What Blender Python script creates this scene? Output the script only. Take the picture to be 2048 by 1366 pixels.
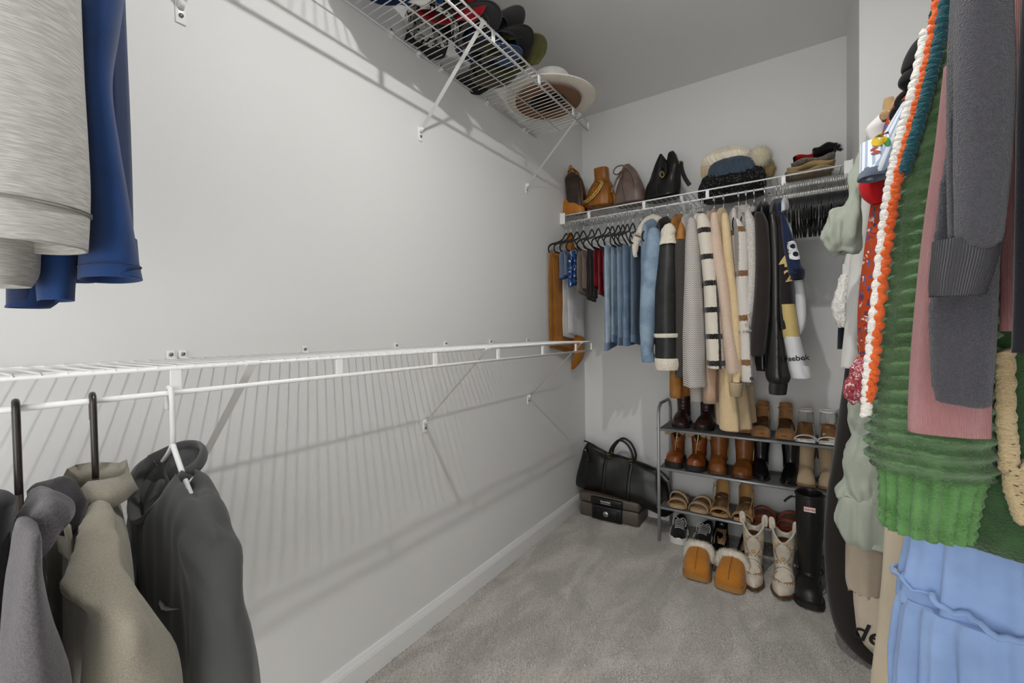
import bpy, bmesh, math, random
import numpy as np
from mathutils import Vector, Matrix, noise as mnoise

for o in list(bpy.data.objects):
    bpy.data.objects.remove(o, do_unlink=True)
scene = bpy.context.scene
C = scene.collection
R = random.Random(7)
PI = math.pi

# ------------------------------------------------------------------ camera
YAW, PIT, ROL, FPX = 0.5903, -0.0195, -0.0147, 868.62
CAM = np.array([1.1951, 0.0, 1.1264])
_fw = np.array([-math.sin(YAW)*math.cos(PIT), math.cos(YAW)*math.cos(PIT), math.sin(PIT)])
_rt = np.array([math.cos(YAW), math.sin(YAW), 0.0]); _up = np.cross(_rt, _fw)
_r2 = _rt*math.cos(ROL)+_up*math.sin(ROL); _u2 = -_rt*math.sin(ROL)+_up*math.cos(ROL)
cam = bpy.data.cameras.new('camera'); camo = bpy.data.objects.new('camera', cam); C.objects.link(camo)
cam.sensor_width = 36.0; cam.lens = FPX/2048*36.0; cam.clip_start = 0.02; cam.clip_end = 50
camo.matrix_world = Matrix(((_r2[0], _u2[0], -_fw[0], CAM[0]), (_r2[1], _u2[1], -_fw[1], CAM[1]),
                            (_r2[2], _u2[2], -_fw[2], CAM[2]), (0, 0, 0, 1)))
scene.camera = camo

def _ray(u, v): return _fw+_r2*(u-1024)/FPX-_u2*(v-683)/FPX
def atx(u, v, X):                       # the point of the plane x = X seen at a pixel of the photograph
    d = _ray(u, v); t = (X-CAM[0])/d[0]; return CAM+t*d
def aty(u, v, Y):
    d = _ray(u, v); t = (Y-CAM[1])/d[1]; return CAM+t*d
def atz(u, v, Z):
    d = _ray(u, v); t = (Z-CAM[2])/d[2]; return CAM+t*d

# ------------------------------------------------------------------ world, lights, exposure
world = bpy.data.worlds.new('world'); scene.world = world; world.use_nodes = True
world.node_tree.nodes['Background'].inputs[0].default_value = (1.0, 1.0, 1.0, 1)
world.node_tree.nodes['Background'].inputs[1].default_value = 3.5
LAMP = (0.9435, 0.757, 2.465)
ld = bpy.data.lights.new('ceiling_bulb_light', 'AREA'); ld.shape = 'DISK'; ld.size = 0.045; ld.energy = 12.3; ld.color = (1.0, 0.99, 0.975)
lo = bpy.data.objects.new('ceiling_bulb_light', ld); lo.location = LAMP; C.objects.link(lo)
vs = scene.view_settings
scene.display_settings.display_device = 'sRGB'
vs.view_transform = 'Standard'; vs.look = 'None'; vs.gamma = 1.0; vs.exposure = 0.0; vs.use_curve_mapping = False

# ------------------------------------------------------------------ materials
MATS = {}
def srgb(c):
    if isinstance(c, str):
        c = c.lstrip('#'); c = tuple(int(c[i:i+2], 16)/255 for i in (0, 2, 4))
    return tuple(x/12.92 if x <= 0.04045 else ((x+0.055)/1.055)**2.4 for x in c)+(1.0,)
class NT:
    def __init__(s, name):
        s.m = bpy.data.materials.new(name); s.m.use_nodes = True; s.t = s.m.node_tree
        s.b = s.t.nodes['Principled BSDF']; s.l = s.t.links.new
    def n(s, typ, **kw):
        nd = s.t.nodes.new(typ)
        for k, v in kw.items():
            if k in nd.inputs: nd.inputs[k].default_value = v
            else: setattr(nd, k, v)
        return nd
    def coord(s, kind='Object', scale=(1, 1, 1), rot=(0, 0, 0)):
        tc = s.n('ShaderNodeTexCoord'); mp = s.n('ShaderNodeMapping'); mp.inputs['Scale'].default_value = scale; mp.inputs['Rotation'].default_value = rot
        s.l(tc.outputs[kind], mp.inputs[0]); return mp.outputs[0]
    def ramp(s, fac, stops, const=False):
        r = s.n('ShaderNodeValToRGB'); r.color_ramp.interpolation = 'CONSTANT' if const else 'LINEAR'
        e = r.color_ramp.elements
        while len(e) < len(stops): e.new(0.5)
        for i, (p, c) in enumerate(stops): e[i].position = p; e[i].color = srgb(c) if not (isinstance(c, tuple) and len(c) == 4) else c
        s.l(fac, r.inputs[0]); return r.outputs[0]
    def math(s, op, a, b=None):
        m = s.n('ShaderNodeMath', operation=op)
        for i, x in enumerate((a, b)):
            if x is None: continue
            if isinstance(x, (int, float)): m.inputs[i].default_value = x
            else: s.l(x, m.inputs[i])
        return m.outputs[0]
    def mix(s, fac, a, b, blend='MIX'):
        m = s.n('ShaderNodeMix', data_type='RGBA', blend_type=blend)
        for sock, x in ((m.inputs[0], fac), (m.inputs[6], a), (m.inputs[7], b)):
            if isinstance(x, (int, float)): sock.default_value = x
            elif isinstance(x, (str, tuple)): sock.default_value = srgb(x) if isinstance(x, str) else x
            else: s.l(x, sock)
        return m.outputs[2]
    def bump(s, h, strength=0.3, dist=0.002, prev=None):
        b = s.n('ShaderNodeBump'); b.inputs['Strength'].default_value = strength; b.inputs['Distance'].default_value = dist
        s.l(h, b.inputs['Height'])
        if prev is not None: s.l(prev, b.inputs['Normal'])
        s.l(b.outputs[0], s.b.inputs['Normal']); return b.outputs[0]
    def col(s, c):
        if isinstance(c, (str, tuple)): s.b.inputs['Base Color'].default_value = srgb(c)
        else: s.l(c, s.b.inputs['Base Color'])
    def done(s, rough=0.8, metal=0.0, spec=0.5, sheen=0.0, coat=0.0):
        s.b.inputs['Roughness'].default_value = rough; s.b.inputs['Metallic'].default_value = metal
        s.b.inputs['Specular IOR Level'].default_value = spec
        if sheen: s.b.inputs['Sheen Weight'].default_value = sheen; s.b.inputs['Sheen Roughness'].default_value = 0.5
        if coat: s.b.inputs['Coat Weight'].default_value = coat
        return s.m
def plain(c, rough=0.6, metal=0.0, spec=0.5, var=0.0, scale=20, bump=0.0, bscale=300, coat=0.0):
    key = ('plain', c, rough, metal, spec, var, scale, bump, bscale, coat)
    if key in MATS: return MATS[key]
    t = NT('surface')
    if var:
        nz = t.n('ShaderNodeTexNoise', Scale=scale, Detail=4.0); t.l(t.coord(), nz.inputs[0])
        b = srgb(c); d = tuple(x*(1-var) for x in b[:3])+(1,); u = tuple(min(1, x*(1+var)) for x in b[:3])+(1,)
        t.col(t.ramp(nz.outputs[0], [(0.3, d), (0.7, u)]))
    else: t.col(c)
    if bump:
        nb = t.n('ShaderNodeTexNoise', Scale=bscale, Detail=3.0); t.l(t.coord(), nb.inputs[0]); t.bump(nb.outputs[0], bump, 0.0015)
    MATS[key] = t.done(rough, metal, spec, coat=coat); return MATS[key]
def fabric(c, c2=None, scale=900, var=0.12, kind='weave', bump=0.35, sheen=0.2, rough=0.9, dist=0.0012):
    key = ('fabric', c, c2, scale, var, kind, bump, sheen, dist)
    if key in MATS: return MATS[key]
    t = NT('fabric'); co = t.coord()
    big = t.n('ShaderNodeTexNoise', Scale=14.0, Detail=3.0); t.l(co, big.inputs[0])
    b = srgb(c)
    d = tuple(x*(1-var) for x in b[:3])+(1,); u = tuple(min(1, x*(1+var)) for x in b[:3])+(1,)
    base = t.ramp(big.outputs[0], [(0.3, d), (0.7, u)])
    if kind == 'weave':
        h = t.n('ShaderNodeTexNoise', Scale=float(scale), Detail=2.0); t.l(co, h.inputs[0]); hh = h.outputs[0]
    elif kind == 'slub':                                   # heathered jersey, streaks along the wale
        cs = t.coord(scale=(60, 60, 900)); h = t.n('ShaderNodeTexNoise', Scale=1.0, Detail=3.0); t.l(cs, h.inputs[0]); hh = h.outputs[0]
    elif kind == 'fuzz':
        h = t.n('ShaderNodeTexVoronoi', Scale=float(scale)); t.l(co, h.inputs[0])
        h2 = t.n('ShaderNodeTexNoise', Scale=float(scale)*0.5, Detail=4.0); t.l(co, h2.inputs[0])
        hh = t.math('MULTIPLY', h.outputs[0], h2.outputs[0])
    elif kind == 'rib':                                    # vertical wales by mesh uv
        uv = t.coord('UV', scale=(scale, scale, 1)); w = t.n('ShaderNodeTexWave', Scale=1.0); w.bands_direction = 'X'; t.l(uv, w.inputs[0]); hh = w.outputs[1]
    elif kind == 'herring':
        uv = t.coord('UV'); sp = t.n('ShaderNodeSeparateXYZ'); t.l(uv, sp.inputs[0])
        tri = t.math('PINGPONG', t.math('MULTIPLY', sp.outputs[0], 1.0), 0.012)
        s_ = t.math('ADD', t.math('MULTIPLY', tri, 1.2), sp.outputs[1])
        hh = t.math('PINGPONG', t.math('MULTIPLY', s_, scale), 1.0)
    if c2:
        fac = t.ramp(hh, [(0.42, (0, 0, 0, 1)), (0.62, (1, 1, 1, 1))]) if kind != 'fuzz' else t.ramp(hh, [(0.05, (0, 0, 0, 1)), (0.35, (1, 1, 1, 1))])
        base = t.mix(fac, base, c2)
    t.col(base); t.bump(hh, bump, dist)
    MATS[key] = t.done(rough, 0, 0.25, sheen=sheen); return MATS[key]
def leather(c, c2=None, rough=0.42, scale=260, bump=0.25, var=0.2):
    key = ('leather', c, c2, rough, scale, bump, var)
    if key in MATS: return MATS[key]
    t = NT('leather'); co = t.coord()
    v = t.n('ShaderNodeTexVoronoi', Scale=float(scale)); v.feature = 'DISTANCE_TO_EDGE'; t.l(co, v.inputs[0])
    nz = t.n('ShaderNodeTexNoise', Scale=22.0, Detail=5.0); t.l(co, nz.inputs[0])
    b = srgb(c); d = tuple(x*(1-var) for x in b[:3])+(1,)
    u = srgb(c2) if c2 else tuple(min(1, x*(1+var)) for x in b[:3])+(1,)
    t.col(t.ramp(nz.outputs[0], [(0.3, d), (0.7, u)]))
    bp = t.bump(v.outputs[0], bump, 0.0008); t.bump(nz.outputs[0], 0.25, 0.003, bp)
    MATS[key] = t.done(rough, 0, 0.5); return MATS[key]

# ------------------------------------------------------------------ mesh building
class MB:
    def __init__(s): s.v = []; s.f = []; s.uv = []; s.mi = []; s.cur = 0
    def face(s, idx, uv=None):
        s.f.append(tuple(idx)); s.uv.append(uv if uv else [(0, 0)]*len(idx)); s.mi.append(s.cur)
    def box(s, lo, hi, bevel=0.0):
        (x0, y0, z0), (x1, y1, z1) = lo, hi
        if bevel <= 0:
            b = len(s.v)
            s.v += [(x0, y0, z0), (x1, y0, z0), (x1, y1, z0), (x0, y1, z0), (x0, y0, z1), (x1, y0, z1), (x1, y1, z1), (x0, y1, z1)]
            for q in ((0, 3, 2, 1), (4, 5, 6, 7), (0, 1, 5, 4), (1, 2, 6, 5), (2, 3, 7, 6), (3, 0, 4, 7)): s.face([b+i for i in q])
            return s
        bm = bmesh.new(); bmesh.ops.create_cube(bm, size=1.0)
        for v in bm.verts: v.co = ((x0+x1)/2+v.co.x*(x1-x0), (y0+y1)/2+v.co.y*(y1-y0), (z0+z1)/2+v.co.z*(z1-z0))
        bmesh.ops.bevel(bm, geom=bm.edges[:], offset=bevel, segments=2, affect='EDGES', profile=0.5)
        return s.bm(bm)
    def bm(s, bm):
        b = len(s.v); bm.verts.index_update()
        s.v += [tuple(v.co) for v in bm.verts]
        for f in bm.faces: s.face([b+v.index for v in f.verts])
        bm.free(); return s
    def loft(s, rings, cap0=True, cap1=True, closed=True, us=None, vs=None):
        n = len(rings[0]); b = len(s.v)
        for r in rings: s.v += [tuple(map(float, p)) for p in r]
        m = len(rings)
        if us is None:
            mid = rings[m//2]; us = [0.0]
            for i in range(n): us.append(us[-1]+math.dist(mid[i], mid[(i+1) % n]))
        if vs is None:
            vs = [0.0]
            for j in range(1, m): vs.append(vs[-1]+math.dist(rings[j][0], rings[j-1][0]))
        for j in range(m-1):
            for i in range(n if closed else n-1):
                k = (i+1) % n
                s.face((b+j*n+i, b+j*n+k, b+(j+1)*n+k, b+(j+1)*n+i), [(us[i], vs[j]), (us[i+1], vs[j]), (us[i+1], vs[j+1]), (us[i], vs[j+1])])
        if closed and cap0: s.face([b+i for i in reversed(range(n))])
        if closed and cap1: s.face([b+(m-1)*n+i for i in range(n)])
        return s
    def tube(s, pts, r, n=8, caps=True, flat=None):
        pts = [Vector(p) for p in pts]; m = len(pts); rings = []
        rr = r if isinstance(r, (list, tuple)) else [r]*m
        t0 = (pts[1]-pts[0]).normalized(); a = Vector((0, 0, 1)) if abs(t0.z) < 0.9 else Vector((1, 0, 0))
        nrm = (a-t0*a.dot(t0)).normalized()
        for j in range(m):
            t = ((pts[min(j+1, m-1)]-pts[max(j-1, 0)])).normalized()
            nrm = (nrm-t*nrm.dot(t)).normalized(); bn = t.cross(nrm)
            fx, fy = flat if flat else (1, 1)
            rings.append([tuple(pts[j]+(nrm*math.cos(2*PI*i/n)*fx+bn*math.sin(2*PI*i/n)*fy)*rr[j]) for i in range(n)])
        return s.loft(rings, caps, caps)
    def lathe(s, prof, n=20, center=(0, 0, 0), sx=1, sy=1, cap0=True, cap1=True):
        cx, cy, cz = center
        return s.loft([[(cx+r*sx*math.cos(2*PI*i/n), cy+r*sy*math.sin(2*PI*i/n), cz+z) for i in range(n)] for r, z in prof], cap0, cap1)
    def ball(s, c, rx, ry=None, rz=None, n=14, m=8):
        ry = ry or rx; rz = rz or rx
        return s.loft([[(c[0]+rx*math.sin(max(0.02, PI*j/m*0.994+0.009))*math.cos(2*PI*i/n), c[1]+ry*math.sin(max(0.02, PI*j/m*0.994+0.009))*math.sin(2*PI*i/n),
                         c[2]-rz*math.cos(PI*j/m)) for i in range(n)] for j in range(m+1)])
    def grid(s, P, us=None, vs=None):                      # P[j][i] open sheet
        return s.loft(P, False, False, closed=False, us=us, vs=vs)
    def xf(s, M, start=0):
        s.v[start:] = [tuple(M @ Vector(p)) for p in s.v[start:]]; return s
    def build(s, name, mat, parent=None, smooth=True, origin=None, solid=0.0, sub=0, jitter=None, angle=None):
        v = s.v
        if jitter:
            amp, sc, seed = jitter
            v = [tuple(Vector(p)+mnoise.noise_vector(Vector(p)*sc+Vector((seed*3.1, seed*1.7, seed)))*amp) for p in v]
        if origin is None:
            if parent is None:
                a = np.array(v); origin = ((a[:, 0].min()+a[:, 0].max())/2, (a[:, 1].min()+a[:, 1].max())/2, a[:, 2].min())
            else:
                origin = Vector((0, 0, 0)); p = parent
                while p: origin = origin+p.location; p = p.parent
        ox, oy, oz = origin
        me = bpy.data.meshes.new(name); me.from_pydata([(x-ox, y-oy, z-oz) for x, y, z in v], [], s.f)
        uvl = me.uv_layers.new(name='uv')
        uvl.data.foreach_set('uv', [c for f in s.uv for p in f for c in p])
        for m_ in (mat if isinstance(mat, (list, tuple)) else [mat]): me.materials.append(m_)
        if isinstance(mat, (list, tuple)): me.polygons.foreach_set('material_index', s.mi)
        me.validate()
        me.polygons.foreach_set('use_smooth', [smooth]*len(me.polygons))
        if angle is not None: me.set_sharp_from_angle(angle=math.radians(angle))
        o = bpy.data.objects.new(name, me); C.objects.link(o)
        if parent is None: o.location = origin
        else: o.parent = parent
        if solid:
            md = o.modifiers.new('thickness', 'SOLIDIFY'); md.thickness = solid; md.offset = 0
        if sub:
            md = o.modifiers.new('smooth', 'SUBSURF'); md.levels = sub; md.render_levels = sub
        return o
def tag(o, label=None, cat=None, group=None, kind=None):
    if label: o['label'] = label
    if cat: o['category'] = cat
    if group: o['group'] = group
    if kind: o['kind'] = kind
    return o
def thing(name, label, cat, loc=(0, 0, 0), group=None):
    o = bpy.data.objects.new(name, None); C.objects.link(o); o.location = tuple(map(float, loc)); o.empty_display_size = 0.05
    return tag(o, label, cat, group)
def copy_tree(o, parent=None):
    c = o.copy(); C.objects.link(c); c.parent = parent
    for ch in list(o.children): copy_tree(ch, c)
    return c
def put(proto_mesh_obj, name, parent, loc, rot=(0, 0, 0)):
    o = proto_mesh_obj.copy(); o.name = name; C.objects.link(o); o.parent = parent; o.location = loc; o.rotation_euler = rot; return o
def lerp(a, b, t): return a+(b-a)*t
def interp(x, xs, ys): return float(np.interp(x, xs, ys))
def smoothpath(pts, k=8):
    P = [np.array(p, float) for p in pts]; out = []
    for i in range(len(P)-1):
        p0, p1, p2, p3 = P[max(i-1, 0)], P[i], P[i+1], P[min(i+2, len(P)-1)]
        for j in range(k):
            t = j/k
            out.append(0.5*((2*p1)+(-p0+p2)*t+(2*p0-5*p1+4*p2-p3)*t*t+(-p0+3*p1-3*p2+p3)*t**3))
    out.append(P[-1]); return out

# ------------------------------------------------------------------ the room
D, W, H = 2.64, 1.37, 2.52
YR, XR, YF = 2.08, 1.88, -1.0
def wallmat():
    t = NT('wall_paint'); co = t.coord()
    n1 = t.n('ShaderNodeTexNoise', Scale=350.0, Detail=3.0); t.l(co, n1.inputs[0])
    t.col('#e6e6e4'); t.bump(n1.outputs[0], 0.12, 0.001); return t.done(0.62, 0, 0.35)
M_WALL = wallmat()
M_CEIL = plain('#e2e2e0', 0.9, bump=0.1, bscale=250)
M_TRIM = plain('#ececea', 0.35)
def struct(name, mb, m, **k): return tag(mb.build(name, m, None, smooth=False, **k), kind='structure')
T = 0.1
struct('wall_left', MB().box((-T, YF-T, 0), (0, D+T, H)), M_WALL)
struct('wall_back', MB().box((0, D, 0), (W, D+T, H)), M_WALL)
struct('wall_right_back', MB().box((W, YR, 0), (W+T, D+T, H)), M_WALL)
struct('wall_right_return', MB().box((W+T, YR, 0), (XR, YR+T, H)), M_WALL)
struct('wall_right', MB().box((XR, YF-T, 0), (XR+T, YR+T, H)), M_WALL)
fr = MB(); fr.box((0, YF-T, 0), (0.35, YF, H)); fr.box((1.6, YF-T, 0), (XR, YF, H)); fr.box((0.35, YF-T, 2.1), (1.6, YF, H))
struct('wall_front', fr, M_WALL)                          # behind the camera, with the doorway one comes in by
struct('ceiling', MB().box((-T, YF-T, H), (XR+T, D+T, H+T)), M_CEIL)
def carpetmat():
    t = NT('carpet'); co = t.coord()
    a = t.n('ShaderNodeTexNoise', Scale=420.0, Detail=2.0, Roughness=0.7); t.l(co, a.inputs[0])
    b = t.n('ShaderNodeTexVoronoi', Scale=260.0); t.l(co, b.inputs[0])
    base = t.ramp(a.outputs[0], [(0.28, '#8f857a'), (0.5, '#efe8de'), (0.66, '#fffdf8')])
    g = t.n('ShaderNodeTexNoise', Scale=2.6, Detail=4.0, Distortion=1.2); t.l(t.coord(scale=(1.8, 0.8, 1), rot=(0, 0, 0.45)), g.inputs[0])
    sw = t.ramp(g.outputs[0], [(0.45, (0.88, 0.87, 0.86, 1)), (0.60, (1.22, 1.21, 1.20, 1))])
    t.col(t.mix(1.0, base, sw, 'MULTIPLY')); h = t.math('ADD', a.outputs[0], t.math('MULTIPLY', b.outputs[0], 0.6)); t.bump(h, 0.9, 0.006)
    return t.done(1.0, 0, 0.1, sheen=0.3)
M_CARPET = carpetmat()
struct('floor', MB().box((-T, YF-T, -0.05), (XR+T, D+T, 0)), M_CARPET)
# carpet pile: short tufts standing on the floor, too fine to count
def pile():
    rs = np.random.RandomState(3); st = 0.0046
    X, Y = np.meshgrid(np.arange(0.012, 1.40, st), np.arange(0.45, 2.62, st)); X = X.ravel(); Y = Y.ravel(); n = len(X)
    X = X+rs.uniform(-.5, .5, n)*st; Y = Y+rs.uniform(-.5, .5, n)*st
    h = rs.uniform(.002, .0058, n); r = rs.uniform(.0015, .0030, n); th = rs.uniform(0, 2*PI, n)
    lx = rs.normal(0, .0022, n); ly = rs.normal(0, .0022, n)
    V = np.zeros((n, 4, 3))
    for k in range(3):
        V[:, k, 0] = X+r*np.cos(th+k*2.094); V[:, k, 1] = Y+r*np.sin(th+k*2.094); V[:, k, 2] = 0.0
    V[:, 3, 0] = X+lx; V[:, 3, 1] = Y+ly; V[:, 3, 2] = h
    b = np.arange(n)[:, None]*4
    Fc = np.concatenate([b+np.array([[0, 1, 3]]), b+np.array([[1, 2, 3]]), b+np.array([[2, 0, 3]])]).astype(np.int32)
    me = bpy.data.meshes.new('carpet_pile'); me.vertices.add(n*4); me.vertices.foreach_set('co', V.ravel())
    me.loops.add(Fc.size); me.loops.foreach_set('vertex_index', Fc.ravel())
    me.polygons.add(len(Fc)); me.polygons.foreach_set('loop_start', np.arange(len(Fc), dtype=np.int32)*3)
    me.update(); me.materials.append(M_CARPET)
    o = bpy.data.objects.new('carpet_pile', me); C.objects.link(o)
    return tag(o, 'short grey-beige carpet pile covering the closet floor', 'carpet', kind='stuff')
pile()
def baseboard(name, a, b, nrm):
    prof = [(0, 0), (0.013, 0), (0.013, 0.068), (0.0115, 0.071), (0.0115, 0.074), (0.008, 0.082), (0.005, 0.090), (0.003, 0.093), (0, 0.093)]
    rings = [[(p[0]+nrm[0]*d, p[1]+nrm[1]*d, z) for d, z in prof] for p in (a, b)]
    return struct(name, MB().loft(rings), M_TRIM)
baseboard('baseboard_left', (0, YF), (0, D), (1, 0))
baseboard('baseboard_back', (0.013, D), (W, D), (0, -1))
baseboard('baseboard_right', (W, D-.013), (W, YR), (-1, 0))
baseboard('baseboard_right_return', (W, YR), (XR, YR), (0, -1))
lampb = thing('ceiling_lamp', 'small bare bulb ceiling lamp in the middle of the closet ceiling', 'lamp', (LAMP[0], LAMP[1], H))
MB().lathe([(0.07, -0.001), (0.07, -0.008), (0.055, -0.012), (0.02, -0.012)], 24, (LAMP[0], LAMP[1], H)).build('canopy', M_TRIM, lampb)

# ------------------------------------------------------------------ wire shelves
M_WIRE = plain('#f4f4f2', 0.3, spec=0.5)
M_SCREW = plain('#8d8d8b', 0.35, metal=0.9)
S = 0.305; DROP = 0.042
def wire_shelf(label, axis, z, a0, a1, tabs, clips, braces, loop_end=True):
    """axis 'y': runs along the left wall (depth along +x); axis 'x': along the back wall (depth along -y)"""
    def P(a, d, zz): return (d, a, zz) if axis == 'y' else ((XR-d, a, zz) if axis == 'r' else (a, D-d, zz))
    root = thing('wire_shelf', label, 'shelf', P((a0+a1)/2, S/2, z-DROP))
    MB().tube([P(a0, 0.008, z), P(a1, 0.008, z)], 0.0032, 8).build('wall_rod', M_WIRE, root)
    MB().tube([P(a0, S*0.5, z-0.005), P(a1-0.004, S*0.5, z-0.005)], 0.0026, 8).build('middle_rod', M_WIRE, root)
    MB().tube([P(a0, S, z), P(a1, S, z)], 0.0038, 10).build('front_rail', M_WIRE, root)
    MB().tube([P(a0, S, z-DROP), P(a1, S, z-DROP)], 0.0046, 10).build('hanging_rod', M_WIRE, root)
    w = MB().tube([P(0, 0.004, z+0.0035), P(0, S-0.002, z+0.0035), P(0, S+0.0035, z+0.001)], 0.0018, 6).build('deck_wire', M_WIRE, root, origin=P(0, 0, z))
    o0 = Vector(root.location)
    base = Vector(P(0, 0, z)); step = 0.0264; n = int((a1-a0)/step)
    for k in range(n+1):
        a = a1-0.006-k*step
        o = w if k == 0 else put(w, 'deck_wire', root, (0, 0, 0))
        o.location = Vector(P(a, 0, z))-o0
    if loop_end:
        MB().tube([P(a1, S, z), P(a1+0.003, S, z-0.004), P(a1+0.004, S, z-DROP+0.004), P(a1, S, z-DROP)], 0.0036, 8).build('end_loop', M_WIRE, root)
    for t in tabs:
        a = P(t-0.008, S-0.0025, z-DROP+0.002); b = P(t+0.008, S+0.0025, z-0.001)
        MB().box([min(p, q) for p, q in zip(a, b)], [max(p, q) for p, q in zip(a, b)], 0.001).build('lip_tab', M_WIRE, root, smooth=False)
    for c in clips:
        a = P(c-0.008, 0.0, z-0.012); b = P(c+0.008, 0.005, z+0.022)
        m = MB().box([min(p, q) for p, q in zip(a, b)], [max(p, q) for p, q in zip(a, b)], 0.0015)
        m.tube([P(c-0.008, 0.009, z+0.001), P(c+0.008, 0.009, z+0.001)], 0.0062, 8)
        cl = m.build('wall_clip', M_WIRE, root)
        MB().tube([P(c, 0.004, z+0.014), P(c, 0.0075, z+0.014)], 0.0042, 10).build('screw', M_SCREW, cl)
    for t in braces:
        zp = z-0.304
        m = MB(); hw = 0.0085
        for (d0, z0), (d1, z1), ww in [((S-0.002, z-0.006), (0.012, zp+0.028), hw)]:
            ring = lambda d, zz: [P(t-ww, d, zz), P(t-ww*0.6, d+0.006, zz+0.006), P(t+ww*0.6, d+0.006, zz+0.006), P(t+ww, d, zz), P(t+ww*0.7, d+0.001, zz+0.001), P(t-ww*0.7, d+0.001, zz+0.001)]
            m.loft([ring(d0, z0), ring(lerp(d0, d1, .96), lerp(z0, z1, .96)), ring(d1, z1)])
        m.tube([P(t-0.012, S, z), P(t+0.012, S, z)], 0.0058, 10)
        br = m.build('support_brace', M_WIRE, root, smooth=True, angle=40)
        a = P(t-0.0105, 0, zp-0.018); b = P(t+0.0105, 0.0035, zp+0.032)
        pl = MB().box([min(p, q) for p, q in zip(a, b)], [max(p, q) for p, q in zip(a, b)], 0.0015).tube([P(t, 0.003, zp+0.018), P(t, 0.014, zp+0.030)], 0.0075, 8).build('wall_plate', M_WIRE, br)
        sc = MB().tube([P(t, 0.003, zp), P(t, 0.0065, zp)], 0.0048, 10).build('screw', M_SCREW, br)
    return root
ZU, ZL, ZB = 2.174, 1.0752, 1.8185
tabs_y = [-0.335+0.315*k for k in range(8)]
wire_shelf('white wire shelf high on the left wall, holding caps and hats', 'y', ZU, -0.6, 2.036, tabs_y,
           [-0.25, 0.1, 0.4, 0.72, 1.048, 1.178, 1.299, 1.60, 1.918, 1.95], [-0.335, 0.4259, 1.1833, 1.94])
wire_shelf('empty white wire shelf at waist height on the left wall', 'y', ZL, -0.6, 2.044, tabs_y,
           [-0.25, 0.06, 0.387, 0.41, 0.706, 1.045, 1.30, 1.602, 1.924], [-0.335, 0.4198, 1.1787, 1.928])
sb = wire_shelf('white wire shelf across the back wall, holding handbags and beanies', 'x', ZB, 0.004, W-0.004, [0.175, 0.491, 0.804, 1.123],
           [0.15, 0.45, 0.76, 1.05, 1.28], [], loop_end=False)
wire_shelf('white wire shelf along the right wall above the hanging clothes', 'r', ZB, -0.6, YR-0.01, [-0.3+0.315*k for k in range(8)],
           [-0.2, 0.4, 1.0, 1.6], [0.2, 1.99], loop_end=False)
for xa, xb in ((0.0, 0.006), (W-0.006, W)):
    MB().box((xa, D-S-0.022, ZB-DROP-0.012), (xb, D-S+0.05, ZB+0.014), 0.002).build('end_bracket', M_WIRE, sb, smooth=False)
    s_ = 1 if xa < 0.5 else -1; x_ = xa if s_ > 0 else xb
    MB().box((min(x_, x_+s_*0.03), D-S-0.018, ZB-DROP-0.011), (max(x_, x_+s_*0.03), D-S-0.013, ZB+0.012), 0.001).build('end_bracket_face', M_WIRE, sb, smooth=False)
# plate brace carrying the middle of the back shelf, fixed to the back wall
MB().box((0.665, D-0.012, ZB-0.30), (0.695, D, ZB-0.004), 0.002).build('brace_plate', M_WIRE, sb, smooth=False)
MB().loft([[(0.672, D-S+0.002, ZB-0.005), (0.688, D-S+0.002, ZB-0.005), (0.688, D-S+0.008, ZB-0.012), (0.672, D-S+0.008, ZB-0.012)],
           [(0.672, D-0.012, ZB-0.27), (0.688, D-0.012, ZB-0.27), (0.688, D-0.010, ZB-0.285), (0.672, D-0.010, ZB-0.285)]]).build('support_brace', M_WIRE, sb, smooth=False)

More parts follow.
